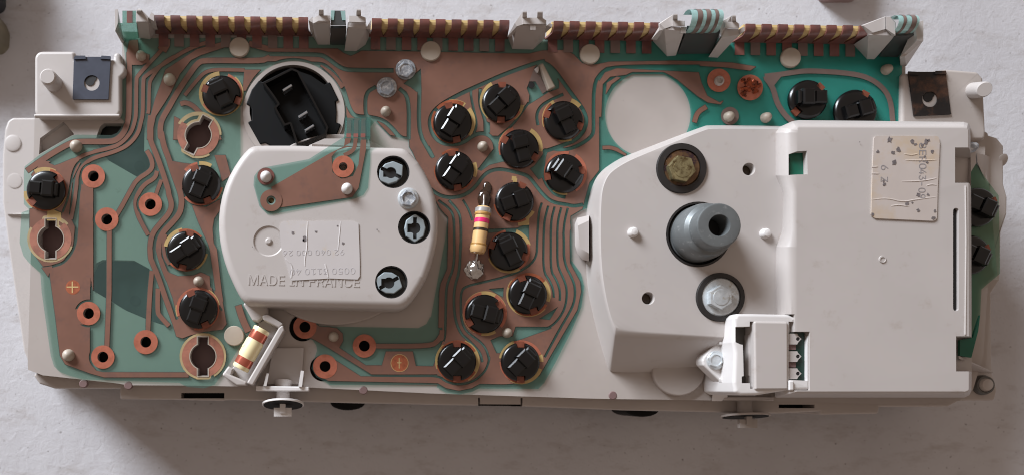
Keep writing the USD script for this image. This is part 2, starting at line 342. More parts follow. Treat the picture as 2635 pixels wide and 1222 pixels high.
# corner pads with sheet-metal clips
pad_l = rnd(poly([*A0(262, 905), *A0(262, 392), *A0(575, 392), *A0(580, 445), *A0(868, 445), *A0(870, 400), *A0(945, 400), *A0(945, 905)]), 5)
pad_l = pad_l.difference(circ(0, 0, 1)).buffer(0)
pl = rnd(poly([*A0(262, 908), *A0(262, 392), *A0(935, 392), *A0(935, 480), *A0(968, 520), *A0(968, 570), *A0(930, 600), *A0(930, 908)]), 20)
notch = poly([*A0(578, 380), *A0(868, 380), *A0(868, 452), *A0(578, 452)])
PL = put('corner_pad', bev(pl.difference(notch), -250, 16, 9, n=4, zp=16), 'white', R, 'raised white corner pad holding the blued clip')
put('raised_lip', bev(rnd(poly([*A0(262, 908), *A0(262, 880), *A0(925, 880), *A0(925, 908)]), 2), 14, 20, 4, zp=16), 'white', PL)
put('pin', lathe(*A0(365, 590)[0], 62, [(22, 10), (21, 58), (17, 62)], 20), 'white', PL)
def clip(pts, tabs, hole, m, par, z):
    g = poly(pts)
    b = diff(bev(g, z, z + 5, 1.5), lathe(*hole, z + 5, [(hole[2] if len(hole) > 2 else 19, z - 8), (19, z + 9)])) if False else prism(g.difference(circ(*hole, 20)), z, z + 4)
    c = put('sheet_clip', cat(b, *[hull([(p[0], p[1], z + a) for p in t for a in (2, 7)]) for t in tabs]), m, par)
    put('clip_hole', lathe(hole[0], hole[1], z + 1, [(20.5, z - 6), (20.5, z + .3)]), 'white', c)
    put('clip_thread', prism(circ(hole[0] - 5, hole[1] - 5, 12).union(circ(hole[0], hole[1] - 14, 12)).intersection(circ(*hole, 20)), z + .5, z + 2), 'hole', c)
    return c
clip(A0(568, 440, 850, 440, 832, 765, 558, 765), [A0(575, 430, 655, 430, 660, 455, 570, 458), A0(780, 430, 852, 435, 850, 458, 770, 455)], A0(705, 640)[0], 'clip', PL, 17)
pr_ = rnd(poly([*E0(855, 560), *E0(1000, 560), *E0(1200, 530), *E0(1440, 550), *E0(1485, 600), *E0(1505, 1010), *E0(1500, 1080), *E0(850, 1080)]), 10)
PR = put('corner_pad', bev(pr_, -250, 12, 9, n=4, zp=12), 'cream', R, 'raised cream corner pad holding the rusty clip')
clip(E0(905, 555, 1190, 555, 1232, 880, 950, 893), [E0(900, 550, 975, 555, 985, 580, 905, 575), E0(1110, 548, 1192, 545, 1198, 572, 1105, 574)], E0(1070, 765)[0], 'rustclip', PR, 13)
q0, q1 = P(*E0(1395, 700)[0], 8), P(*E0(1490, 690)[0], 62)
put('pin', spin(q0, q1, [(20, 0), (19, .9), (16, 1)]), 'white', PR)
# wedge recess and bosses on the casing
put('recess_floor', hull([(*N2(225, 250)[0], -16), (*N2(480, 50)[0], -16), (*N2(635, 205)[0], -34), (*N2(240, 440)[0], -34), (*N2(225, 430)[0], -38), (*N2(635, 215)[0], -38)]), 'cream', CAS)
put('round_step', bev(circ(862, 590, 245, 24), -6, 10, 4, zp=10), 'cream', CAS, 'round raised step under the small gauge')
put('round_boss', bev(circ(*D2(740, 745)[0], 68, 16), -6, 12, 4, zp=12), 'cream', CAS, 'half hidden round boss below the speedometer box')
for u, v in (A2(985, 868)[0], B2(1300, 905)[0], D2(230, 945)[0], A2(640, 855)[0]):
    put('dimple', lathe(u, v, -2, [(11, -12), (11, -3), (9, -1.5)], 16), 'inside', CAS)
rb = put('recess', prism(poly(B2(565, 262, 690, 262, 760, 330, 735, 395, 690, 400, 560, 318)), -2.8, 0), 'darkgrey', CAS, 'grey shaded recess under the small gauge') if False else None
put('black_foot', bev(affinity.scale(circ(*B2(1180, 1004)[0], 44), 1, .42), -250, -140, 5, zp=-140), 'matblack', R, 'black rubber foot below the rim, nearer the middle')
put('black_foot', bev(affinity.scale(circ(*D2(460, 1056)[0], 43), 1, .42), -250, -140, 5, zp=-140), 'matblack', R, 'black rubber foot below the speedometer box')
fp = put('corner_screw', lathe(*E2(1500, 865)[0], -20, [(26, -60), (26, -28), (23, -20), (19, -20), (19, -30)], 24), 'darkgrey', R, 'grey recessed corner screw at the lower right')
put('screw_core', lathe(*E2(1508, 862)[0], -22, [(19, -34), (19, -24), (14, -19)], 20), 'cream', fp)
# right hand details beside the electronics box
put('angled_web', hull([(*E2(1290, 640)[0], 104), (*E2(1555, 765)[0], -20), (*E2(1290, 660)[0], 104), (*E2(1545, 775)[0], -25), (*E2(1400, 730)[0], 40), (*E2(1400, 770)[0], -20)]), 'cream', R)
put('side_web', hull([(*E1(1262, 150)[0], 72), (*E1(1420, 130)[0], 60), (*E1(1425, 210)[0], 54), (*E1(1335, 360)[0], 62), (*E1(1262, 360)[0], 70), (*E1(1300, 250)[0], 40)]), 'white', R)
put('side_screw', spin(P(*M4(1000, 405)[0], 82), P(*M4(1195, 340)[0], 76), [(9, 0), (11, .1), (13, .8), (9, 1)]), 'zinc', R)
put('side_pin', spin(P(*E1(1560, 185)[0], -60), P(*E1(1640, 187)[0], -36), [(15, 0), (16, .9), (11, 1)]), 'cream', R)
put('side_step', hull([(*M4(1310, 440)[0], -3), (*M4(1310, 740)[0], -3), (*M4(1375, 470)[0], -40), (*M4(1375, 790)[0], -40), (*M4(1215, 420)[0], 6), (*M4(1215, 520)[0], 6)]), 'cream', R)

# ================================================================== flexible circuit: green film and copper
mid_r = [*C2(1150, 895), *C2(1195, 850), *M1(1350, 1195), *M1(1500, 900), *M1(1605, 650), *M1(1632, 450), *M1(1600, 320), *M1(1505, 190), *C1(1408, 930), *C1(1404, 620), *C1(1480, 575), *C1(1560, 540)]
film_main = poly([(316, 100), *A0(945, 330), *A0(968, 490), *A0(968, 560), *A0(930, 605), *A0(920, 900), *N2(1195, 60), *N2(1150, 140), *N2(1110, 190), *N2(1050, 215), *N2(640, 210), *N2(590, 225), *N2(240, 430), *N2(60, 570), *N2(50, 640), *N2(50, 1000), *N2(110, 1060),
    *A1(165, 590), *A1(150, 820), *A1(180, 920), *A1(220, 970), *A1(310, 1050), *A1(320, 1195), *A2(390, 640), *A2(415, 720), *A2(460, 765), *A2(540, 795), *A2(640, 822), *A2(1380, 848), *A2(1440, 880), *A2(1570, 890), *A2(1650, 862), *A2(1745, 730), (612, 900), (650, 850), (700, 780),
    (690, 790), (760, 700), (760, 400), (1000, 350), (1500, 440), (1700, 450), (2420, 470), (2420, 300), (2321, 320), (2321, 112), (1900, 103), (1000, 94)])
WIN = unary_union([circ(756, 290, 133, 24), sbox(619, 273, 888, 420), poly(N5(1165, 1195, 1165, 1050, 1215, 985, 1420, 1195)),
    poly([(1040, 360), *N8(0, 60), *N8(200, 500), *N8(310, 700), *N8(405, 800), *M1(250, 0), *M1(110, 760), *M2(1570, 90), *M2(1530, 165), *M2(1450, 205), *M2(640, 190), *M2(470, 180), *M2(430, 120), *M2(380, 85), (785, 812), (760, 780), (760, 400)])])
WIN = WIN.difference(sbox(887, 302, 953, 420))
film_low = poly([*M2(380, 85), (860, 700), (1060, 640), (1050, 330), (1600, 330), (1580, 500), *reversed(mid_r), *C2(690, 892), *C2(640, 918), *C2(540, 938), *C2(440, 922), *C2(370, 884),
    *M2(1640, 765), *M2(570, 770), *M2(540, 745), *M2(440, 690), *M2(390, 600), *M2(420, 510), *M2(445, 430), *M2(440, 380), *M2(400, 320), *M2(290, 310), *M2(230, 240), *M2(240, 130), *M2(320, 80)])
film_right = poly([(2400, 330), *E1(1425, 215), *E1(1500, 330), *E1(1598, 460), *E1(1602, 700), *E1(1608, 980), *E2(1608, 10), *E2(1500, 100), *E2(1465, 130), *E2(1455, 330), *E2(1440, 450), *E2(1385, 655), *E2(1150, 600), (2400, 600)])
disc_hole = circ(1667, 295, 110, 20).intersection(sbox(1500, 192, 1800, 500))
film = unary_union([film_main, film_low, film_right]).buffer(.5).buffer(-.5)
film = film.difference(WIN).difference(disc_hole).difference(unary_union([keyhole(*s, 27, 51) for s in sockets]))
film = film.difference(poly(N6(1500, 200, 1535, 190, 1685, 465, 1600, 510, 1440, 260)))
film = film.difference(unary_union([circ(u, v, 14) for u, v, _ in DON + DON2]))
film = max(parts_of(film), key=lambda q: q.area) if False else film
FILM = put('circuit_film', sheet(film, 1.2), 'film', R, 'translucent green flexible film carrying the copper traces')

BULB = [(569, 242, 160), (115.5, 488, 40), (517, 473, 112), (478, 643, 78), (509, 794, 115), (1166, 314, 103), (1292, 262, 88), (1452, 308, 160), (1339, 381, 150), (1171, 437, 100), (1455, 445, 190),
        (1326, 517, 65), (1310, 645, 160), (1360, 757, 110), (1248, 806, 30), (1177, 929, 90), (1341, 930, 90), (2083.5, 254, 225), (2206, 284, 60), (2521, 532, 20), (2503, 654, 20)]
add, gap, add2 = [], [], []
# --- left traces
add += [poly([*N1(190, 60), *N1(285, 60), *N1(295, 180), *N1(420, 230), *N1(410, 310), *N1(330, 345), *N1(160, 345), *N1(165, 180)]),
        sstroke([*N1(188, 200), *N1(186, 900), *N2(1228, 80), *N2(1190, 190), *N2(1100, 275), *N2(1000, 290), *N2(660, 285), *N2(560, 312), *N2(300, 465), *N2(85, 620)], 14),
        stroke(N1(600, 0, 600, 110, 560, 180), 24), sstroke([*N1(590, 130), *N1(520, 215), *N1(280, 470), *N1(268, 520), *N1(268, 900), *N2(1312, 70), *N2(1270, 190), *N2(1140, 325), *N2(1000, 370), *N2(850, 400), *N2(720, 445), *N2(600, 520)], 9.5),
        sstroke([*N1(1150, 65), *N1(880, 150), *N1(640, 295), *N1(365, 470), *N1(346, 520), *N1(345, 900), *N2(1383, 70), *N2(1350, 200), *N2(1240, 330), *N2(1080, 405), *N2(900, 455), *N2(790, 500), *N2(700, 590), *N2(655, 700), *N2(640, 900), *A1(545, 640)], 9.5),
        sstroke(N1(700, 250, 560, 330, 425, 515, 416, 600, 412, 860, 400, 900), 8.5),
        poly([*N1(1330, 60), *N1(1335, 125), *N1(1000, 235), *N1(890, 290), *N1(765, 450), *N1(660, 660), *N1(600, 760), *N1(490, 930), *N1(462, 1060), *N1(462, 1195), *N1(390, 1195), *N1(398, 1050), *N1(440, 900), *N1(480, 740), *N1(540, 580), *N1(600, 400), *N1(770, 290), *N1(960, 165)]),
        stroke(N1(1550, 100, 1650, 130, 1780, 165), 14),
        sstroke([*N2(1495, -10), *N2(1480, 120), *N2(1485, 260), *N2(1545, 400), *N2(1620, 600), *N2(1700, 850), *N3(590, 440), *N3(632, 560), *N3(600, 660), *N3(500, 770), *N3(410, 880), *N3(378, 1010), *N3(385, 1170), *N4(405, 150), *N4(480, 330), *N4(560, 570), *N4(640, 780), *N4(680, 880)], 13),
        sstroke([*N5(20, 258), *N1(1760, 270), *N1(1690, 300), *N1(1060, 290), *N1(970, 315), *N1(860, 470), *N1(720, 680), *N1(640, 830), *N1(560, 960), *N1(540, 1050), *N1(545, 1195), *N2(1610, 150), *N2(1640, 330), *N2(1700, 480), *N3(620, 130), *N3(680, 300), *N3(735, 450), *N3(742, 560), *N3(715, 670), *N3(610, 790), *N3(530, 870), *N3(480, 980), *N3(475, 1150), *N4(500, 130), *N4(560, 290), *N4(640, 430)], 14),
        sstroke(N1(1500, 405, 1300, 398, 1140, 400, 1040, 432, 950, 530, 860, 640, 820, 690), 9),
        poly(N1(1690, 400, 1500, 400, 1480, 640, 1540, 640, 1600, 510)),
        poly([*N3(590, 60), *N3(760, 90), *N3(850, 100), *N3(760, 280), *N3(740, 420), *N3(700, 420), *N3(640, 250)]),
        sstroke([*N1(770, 790), *N1(830, 770), *N1(920, 810), *N1(1000, 900), *N1(1100, 950)], 12),
        poly(N1(700, 930, 760, 960, 770, 1000, 840, 1010, 870, 1195, 690, 1195)), poly(N1(1110, 960, 1170, 970, 1240, 1195, 1110, 1195)),
        poly([*N3(1115, 0), *N3(1240, 0), *N3(1300, 230), *N3(1200, 300), *N3(1180, 200)]),
        poly([*N3(860, 570), *N3(1020, 590), *N3(1180, 500), *N3(1180, 620), *N3(1110, 720), *N3(1092, 830), *N3(1105, 1000), *N4(1140, 0), *N4(1195, 470), *N4(1215, 600), *N4(1140, 560), *N4(1060, 0), *N3(1040, 1000), *N3(930, 760)]),
        poly(N4(500, 170, 600, 270, 700, 310, 880, 300, 960, 265, 1060, 310, 1065, 430, 1150, 500, 1200, 560, 1252, 850, 1205, 915, 1000, 940, 840, 980, 750, 1015, 680, 995, 640, 860, 690, 800, 640, 560)),
        sstroke(N4(1385, 640, 1430, 790, 1500, 940), 17),
        sstroke(N3(560, 900, 530, 1010, 545, 1150, 600, 1240), 8),
        # small traces and pads
        sstroke([*N2(1450, 390), *N2(1502, 480), *N2(1518, 570), *N2(1480, 630), *N2(1335, 720), *N2(1270, 830), *N2(1180, 1000), *N2(1100, 1130)], 11),
        sstroke([*N3(460, 180), *N3(440, 260), *N3(315, 330), *N3(240, 440), *N3(207, 540), *N3(240, 680), *N3(300, 800), *N3(360, 905)], 10.5),
        stroke(N3(440, 470, 475, 370, 510, 280), 9.5), stroke([*A1(840, 700), *A1(838, 1195), *A2(820, 600)], 12.5), sstroke([*N4(402, 250), *N4(380, 460), *N4(360, 800), *N4(356, 960)], 11.5),
        sstroke(N4(470, 450, 466, 720, 490, 760, 595, 875), 11.5), poly([*A1(622, 380), *A1(640, 330), *A1(715, 340), *A1(716, 1195), *A2(692, 0), *A2(692, 160), *A2(480, 160), *A1(500, 1000), *A1(580, 850), *A1(600, 740), *A1(612, 500)]),
        poly([*A1(700, 900), *A1(700, 1195), *A2(692, 0), *A2(690, 690), *A2(740, 755), *A2(790, 766), *A2(1450, 768), *A2(1450, 806), *A2(800, 806), *A2(690, 775), *A2(500, 705), *A2(462, 640), *A2(420, 300), *A2(380, 0), *A1(370, 1080), *A1(320, 1010), *A1(480, 985), *A1(560, 900)]),
        poly([*A1(240, 300), *A1(330, 190), *A1(430, 205), *A1(600, 165), *A1(618, 210), *A1(560, 330), *A1(530, 600), *A1(575, 700), *A1(560, 850), *A1(470, 980), *A1(330, 1000), *A1(228, 860), *A1(228, 560), *A1(300, 560), *A1(300, 400)])]
gap += [sstroke([*N2(700, 500), *N2(640, 555), *N2(600, 660), *N2(580, 800), *N2(545, 960), *N2(490, 1090)], 6), sstroke([*N2(820, 540), *N2(740, 590), *N2(690, 680), *N2(690, 800), *N2(670, 900), *A1(592, 700), *A1(578, 850), *A1(500, 970), *A1(400, 1000)], 8),
        poly(A1(362, 545, 440, 570, 480, 590, 465, 640, 360, 650)), poly(N2(330, 530, 560, 390, 600, 440, 700, 440, 460, 540, 400, 560)),
        sstroke(N4(420, -20, 470, 170, 530, 330, 610, 520, 655, 700, 690, 800), 8), poly(N2(660, 330, 820, 330, 840, 390, 700, 430, 640, 400)),
        sstroke(N4(1085, 330, 1110, 560, 1200, 700), 5), poly(N4(880, 250, 1010, 200, 1040, 250, 960, 262, 880, 290))]
# --- centre and right: copper area less its gaps
c_area = poly([*N5(-5, 155), *N5(790, 160), *N5(860, 212), *N5(940, 245), *N5(1010, 215), *N5(1060, 185), *N5(1770, 195), *C0(690, 410), *C0(1080, 415), *C0(1180, 392), *C0(1350, 387), *C0(1420, 420), *C0(1490, 490), *C0(1580, 500), *C0(1640, 490), *D0(200, 478), *D0(700, 470), *D0(900, 474), *D0(1150, 486), *D0(1330, 515), *D0(1285, 545), *D0(1100, 520), *D0(900, 508), *D0(210, 514), *D0(150, 545), (1541, 200), *N7(1290, 60), *N7(1290, 480), *N7(1180, 620), *N7(1130, 800), *N7(1100, 920), *N7(980, 1000), *N7(960, 1195),
    *C1(1395, 650), *M1(1485, 0), *M1(1490, 215), *M1(1590, 400), *M1(1600, 500), *M1(1562, 680), *M1(1300, 1130), *C2(1160, 790), *C2(1050, 850), *C2(880, 858), *C2(700, 855), *C2(640, 888), *C2(540, 908), *C2(440, 888), *C2(375, 848), *M2(1640, 750), *M2(560, 727), *M2(490, 690), *M2(440, 600), *M2(470, 510), *M2(540, 480), *M2(560, 420), *M2(400, 310), *M2(300, 290), *M2(240, 200), *M2(330, 95), *M2(430, 170), *M2(620, 205), *M2(1640, 215), *M1(185, 900), *M1(195, 500), *M1(210, 420), *M1(275, 270), *M1(280, 0), *N8(412, 1195), *N8(412, 810), *N8(320, 690), *N8(200, 480), *N8(0, 90),
    *N5(1440, 1195), *N5(1240, 985), *N5(1180, 960), *N5(1110, 960), *N5(905, 960), *N5(885, 880), *N5(860, 700), *N5(760, 560), *N5(650, 420), *N5(540, 318), *N5(-5, 308)])
def G(w, *pts, cap='flat'): gap.append(sstroke([p for q in pts for p in q], w, cap))
def GP(pts): gap.append(poly(pts))
G(12, N5(-10, 220, 560, 225, 650, 245, 840, 395, 1000, 405, 1430, 408)); G(12, N5(-10, 330, 560, 330, 650, 350, 760, 450, 850, 600, 880, 700, 920, 830, 965, 910, 1030, 935, 1140, 935, 1300, 970, 1400, 1050, 1500, 1175, 1590, 1190))
G(10.5, N5(1230, 592, 1108, 660, 1105, 900, 1140, 935)); G(11, N5(1490, 612, 1604, 705, 1600, 1195)); GP(N5(1540, 560, 1740, 385, 1748, 640, 1690, 655, 1620, 600))
G(11, N5(1725, 600, 1712, 1050, 1760, 1200), C1(250, 10, 335, 160)); G(10, N8(180, -10, 245, 120))
G(11, N6(1560, 170, 1480, 180, 1100, 315, 840, 432, 560, 555, 330, 690, 240, 820, 262, 980, 350, 1090, 490, 1125, 630, 1100, 760, 1000, 880, 985, 980, 1060, 1000, 1195))
G(11, C0(1180, 478, 1260, 520, 1380, 690, 1518, 870, 1520, 980, 1450, 1075, 1350, 1115, 1190, 1170), N7(690, 245, 655, 350, 650, 500, 680, 620, 740, 700, 800, 760, 910, 785))
G(10, D0(900, 512, 215, 512, 135, 565, 84, 650, 80, 900), N7(1230, 0, 1215, 95, 1070, 195, 920, 250, 780, 240))
G(7, N6(715, 500, 720, 600, 762, 780, 785, 900, 750, 990)); G(9, N6(822, 480, 812, 650, 862, 800, 890, 900)); GP(N6(855, 840, 935, 870, 935, 985, 860, 985))
GP(N6(1545, 205, 1610, 215, 1722, 400, 1722, 480, 1600, 525, 1370, 670, 1380, 560, 1570, 500, 1690, 460, 1530, 190)); GP(N6(1350, 480, 1440, 240, 1590, 500, 1400, 600))
G(7, N6(1020, 1040, 1200, 890, 1330, 700, 1375, 640)); G(8.5, N6(1480, 900, 1460, 790, 1500, 690, 1600, 620, 1770, 545))
GP([*C1(790, 0), *C1(805, 100), *C1(700, 235), *C1(760, 230), *C1(880, 200), *C1(930, 215), *C1(850, 60), *C1(850, 0)]); GP(N7(550, 430, 690, 245, 655, 560, 600, 590, 500, 460))
G(10, N8(210, 470, 300, 540, 420, 572, 540, 560, 640, 520, 740, 430, 800, 335, 880, 270, 980, 245, 1080, 255, 1220, 290, 1330, 325, 1400, 420, 1500, 545, 1600, 625, 1770, 650), N7(1000, 890, 1110, 870))
GP(N8(740, 250, 930, 60, 1000, 160, 900, 190, 790, 270))
for a in ((640, 850, 602, 960, 590, 1195), (712, 885, 668, 1050, 660, 1195), (785, 895, 747, 1040, 740, 1195), (860, 905, 822, 1050, 815, 1195), (935, 910, 897, 1060, 885, 1195)): G(6.5, N7(*a))
vx = [M1(1165, 0)[0], M1(1228, 0)[0], M1(1300, 0)[0], M1(1365, 0)[0], M1(1430, 0)[0]]; tops = [N7(a, 1190)[0] for a in (590, 660, 740, 815, 885)]
G(6.5, [tops[0], vx[0]], M1(1160, 170, 1040, 280, 830, 360, 600, 412, 450, 450, 412, 500, 405, 620, 412, 780, 450, 880, 530, 945, 620, 1010, 670, 1090, 690, 1195), C2(772, 640, 770, 690, 740, 765, 650, 840, 540, 865, 440, 840, 390, 795, 200, 790), M2(1680, 680, 990, 675))
G(6.5, [tops[1], vx[1]], M1(1225, 300, 1290, 390, 1325, 480, 1330, 560)); G(6.5, [tops[2], vx[2]], M1(1300, 300, 1350, 370, 1392, 480, 1390, 590))
G(6.5, [tops[3], vx[3]], M1(1365, 200, 1380, 275, 1440, 400, 1462, 490, 1450, 640, 1390, 760, 1300, 850, 1180, 890)); G(7, [tops[4], vx[4]], M1(1430, 215, 1530, 400, 1545, 520, 1520, 650, 1400, 850, 1270, 1090, 1240, 1150))
GP(M1(790, 940, 920, 940, 950, 845, 1300, 847, 1310, 865, 1100, 940, 960, 990, 850, 1040, 800, 1110, 760, 1110, 700, 980)); GP(M1(1180, 770, 1375, 648, 1290, 782)); GP(M1(680, 472, 835, 458, 830, 560, 760, 520))
G(7, N8(300, 600, 440, 700, 482, 810, 480, 1195), M1(345, 0, 340, 260, 280, 400, 260, 500, 255, 930, 235, 990)); G(7.5, N8(420, 600, 530, 720, 558, 830, 556, 1195), M1(405, 0, 398, 280, 350, 440, 337, 560, 347, 760, 400, 910, 480, 975, 600, 1100, 620, 1195), C2(720, 690))
G(6.5, N8(580, 595, 645, 700, 690, 830)); GP(N8(860, 925, 1200, 912, 1335, 850, 1335, 1060, 1200, 975, 1000, 960, 870, 975))
GP([*M2(665, 400), *M2(930, 575), *M2(1090, 575), *M2(1130, 437), *M2(1395, 437), *M2(1425, 580), *M2(1600, 585), *M2(1640, 470), *M2(1700, 320), *M2(1690, 200), *M2(640, 205), *M2(700, 260), *M2(705, 330)])
gap.append(poly(M2(420, 320, 560, 400, 900, 610, 990, 665, 1640, 662, 1640, 690, 880, 684, 640, 530, 530, 480, 450, 480)))
add2 += [sstroke([*M2(1010, 383), *M2(1570, 385), *M2(1650, 330), *M2(1680, 270), *M1(215, 980), *M1(222, 880)], 12), sstroke(N5(590, 365, 700, 430, 780, 510, 850, 600), 12),
         stroke(N5(935, 950, 935, 1195), 13), stroke(N5(1015, 950, 1015, 1195), 13), stroke(N5(1090, 950, 1090, 1195), 12),
         poly(D0(110, 900, 112, 650, 170, 560, 260, 528, 890, 560, 910, 640, 955, 740, 1050, 790, 1080, 775, 1060, 805, 960, 790, 880, 740, 720, 610, 650, 585, 350, 575, 210, 592, 152, 650, 140, 900)), poly(D0(185, 640, 260, 592, 290, 600, 220, 650, 175, 730)),
         sstroke(N7(1330, 225, 1440, 220, 1600, 300), 9), sstroke(M3(180, 870, 210, 770, 300, 715), 12)]
ring_b = unary_union([circ(u, v, 57) for u, v, _ in BULB[:17]])
ring_s = unary_union([circ(u, v, 52) for u, v, *_ in sockets])
dons = unary_union([circ(u, v, r + 6) for u, v, r in DON])
copper_l = unary_union(add).difference(unary_union(gap[:8]))
copper_c = c_area.difference(unary_union(gap[8:]))
cop = unary_union([copper_l, copper_c]).difference(dons)
cop = unary_union([cop, *add2]).intersection(film.buffer(-2.5))
arms = unary_union([stroke(N3(440, 470, 475, 370, 510, 280), 9.5), stroke([*A1(840, 700), *A1(838, 1195), *A2(820, 600)], 12.5), sstroke([*N4(402, 250), *N4(380, 460), *N4(356, 960)], 11.5), stroke(N2(1180, 1000, 1090, 1150), 11), stroke(M2(1000, 383, 1200, 384), 12), poly(A1(636, 400, 640, 330, 715, 340, 716, 500, 620, 500)), poly([*A2(500, 300), *A2(690, 260), *A2(690, 400), *A2(500, 400)])])
cop = unary_union([cop, arms]).difference(unary_union([circ(u, v, 14) for u, v, _ in DON + DON2]))
keys = unary_union([keyhole(*s, 27, 51) for s in sockets])
cop = cop.difference(disc_hole.buffer(6)).difference(keys.buffer(2)).difference(circ(754, 278, 128)).buffer(-.4).buffer(.8).buffer(-.4)
cop_parts = [q for q in parts_of(cop) if q.area > 60]
put('trace_border', prism(unary_union(cop_parts).buffer(1.3).intersection(film.buffer(-1)), 1.5, 1.62), 'edge', FILM, 'dark border line round the copper traces', kind='stuff', smooth=False)
for q in cop_parts: put('copper_trace', prism(q, 1.65, 2.35), 'copper', FILM, smooth=False)
for q in [sstroke(M3(880, 412, 1050, 392, 1250, 360, 1400, 360, 1700, 380, 1900, 420, 2050, 520, 2130, 650, 2150, 870), 13), sstroke(M3(890, 430, 960, 520, 1000, 680, 1080, 800, 1160, 870), 14), poly(M3(860, 420, 1060, 392, 960, 520, 960, 580))]:
    add2.append(q)
put('copper_trace', prism(unary_union(add2[-3:]), 1.65, 2.35), 'copper_dull', FILM, 'grey brown looping trace at the right of the film', smooth=False)
# pads round the holes, bare copper
for i, (u, v, r) in enumerate(DON + DON2):
    put('copper_pad', prism(circ(u, v, r).difference(circ(u, v, 14)), 2.2, 2.8), 'copper_bare', FILM, smooth=False)
put('plus_mark', prism(circ(*A2(560, 115)[0], 18.5), 2.4, 2.55), 'copper_orange', FILM, 'orange round spot with a plus sign', smooth=False)
put('plus_sign', prism(unary_union([stroke(A2(512, 113, 602, 113), 3.2), stroke(A2(556, 70, 556, 158), 3.2)]), 2.6, 2.8), 'comb', FILM, smooth=False)
put('plus_mark', prism(circ(*M2(1265, 552)[0], 23), 2.4, 2.55), 'copper_orange', FILM, 'orange round spot with a tiny plus sign', smooth=False)
put('plus_sign', prism(unary_union([stroke(M2(1262, 500, 1262, 605), 2.6), stroke(M2(1242, 548, 1284, 548), 2.6), circ(*M2(1265, 552)[0], 22.8).difference(circ(*M2(1265, 552)[0], 21.6))]), 2.6, 2.8), 'comb', FILM, smooth=False)
# heat-tinted rings and unlacquered yellow borders round bulbs and sockets
def sector(u, v, r0, r1, a0, a1):
    t = np.radians(np.linspace(a0, a1, 26))
    return poly([(u + r1 * math.cos(x), v - r1 * math.sin(x)) for x in t] + [(u + r0 * math.cos(x), v - r0 * math.sin(x)) for x in t[::-1]])
YEL = {0: [(95, 330), (-30, 50)], 1: [(60, 120), (185, 235), (280, 340)], 2: [(60, 95), (310, 350)], 3: [(100, 170), (300, 350)], 4: [(10, 60), (170, 200)], 5: [(-40, 40), (55, 100)], 6: [(120, 230), (-55, -10)], 7: [(120, 200), (255, 290), (40, 70)], 8: [(120, 170), (-10, 60)], 9: [(-20, 20)], 10: [(235, 275)], 11: [(285, 330), (85, 97)], 12: [(15, 70), (200, 300)], 13: [(-20, 40), (140, 320)], 14: [(20, 150), (260, 300), (180, 240)], 15: [(130, 200), (300, 70)], 16: [(110, 170), (240, 340), (0, 20)]}
ORA = {0: [(-150, 70)], 1: [(-150, 75)], 2: [(-140, -10), (100, 140)], 3: [(40, 110), (220, 300)], 4: [(-100, 200)], 5: [(60, 140), (150, 270)], 6: [(240, 330)], 7: [(130, 260)], 8: [(110, 200)], 9: [(170, 330), (80, 130)], 10: [(-60, 60), (80, 230)], 11: [(190, 300)], 12: [(100, 200), (-60, 20)], 13: [(40, 160), (230, 330)], 14: [(100, 260), (-40, 60)], 15: [(30, 140), (190, 330)], 16: [(20, 110), (180, 280)]}
for i, (u, v, a) in enumerate(BULB[:17]):
    y = unary_union([sector(u, v, 46, 57.5, *(s if s[1] > s[0] else (s[0], s[1] + 360))) for s in YEL.get(i, [])])
    if not y.is_empty: put('yellow_border', prism(y.intersection(film), 2.4, 2.55), 'yellow', FILM, smooth=False)
    o = unary_union([sector(u, v, 44, 54.5 + (i % 3), *s) for s in ORA.get(i, [(0, 360)])])
    put('solder_ring', prism(o.intersection(film), 2.6, 2.85), 'copper_orange' if i % 2 else 'copper_bare', FILM, smooth=False)
SY = [[(60, 150), (-110, -60), (0, 50)], [(40, 100), (150, 250), (-100, -20)], [(-60, 250)]]
for i, s in enumerate(sockets):
    u, v, r, a = s; k = keyhole(*s, 27, 51)
    yy = unary_union([k.buffer(8).union(sector(u, v, 50, 60, *SY[i][0]))] + [sector(u, v, 48, 60, *q) for q in SY[i][1:]]).difference(k)
    put('yellow_border', prism(yy.intersection(film), 2.4, 2.55), 'palering', FILM, smooth=False)
    ring = circ(u, v, 54).difference(k.buffer(2.5)).difference(unary_union([sector(u, v, 20, 70, *q) for q in ([(70, 140)], [(50, 85)], [(252, 275)])[i]]))
    put('socket_ring', prism(ring.intersection(film), 2.6, 3.0), 'dullring', FILM, smooth=False)
    put('socket_lip', prism(k.buffer(2.2).difference(k), 2.7, 3.6), 'disc', FILM, smooth=False)
put('yellow_border', prism(poly(N8(1205, 850, 1335, 790, 1335, 880, 1210, 890)).union(poly(N8(1140, 325, 1190, 330, 1190, 372, 1135, 372))), 2.42, 2.58), 'yellow', FILM, smooth=False)
put('yellow_border', prism(poly(A1(365, 550, 470, 590, 470, 650, 360, 650)), 2.42, 2.58), 'yellow', FILM, smooth=False)
# large pegs, heat stakes, screws on the film
for p in (B0(345, 362), C0(325, 392), C0(1550, 415), D0(1603, 442), B2(305, 487)):
    put('round_locator', lathe(*p[0], 8, [(26, 1), (26, 5), (24, 8), (12, 9)], 28), 'disc', R)
PEG = [A0(1080, 425), A0(1300, 607), A0(578, 1120), B0(1473, 852), C0(726, 1122), D0(1130, 893), D0(1417, 900), E0(748, 530), A1(1522, 1112), A2(520, 635), B2(1070, 493), C2(915, 463)]
for i, p in enumerate(PEG):
    r = 15 if i in (2, 9, 1) else 12.5
    put('heat_stake', lathe(*p[0], 10, [(r + 1, 1), (r, 8), (r * .82, 14), (r * .45, 18), (1, 19)], 18), 'disc', R)
def hexa(u, v, z0, z1, r, rot=0):
    a = [(u + r * math.cos(rot + k * math.pi / 3), v + r * math.sin(rot + k * math.pi / 3)) for k in range(6)]
    return bev(poly(a), z0, z1, 2.2, n=2)
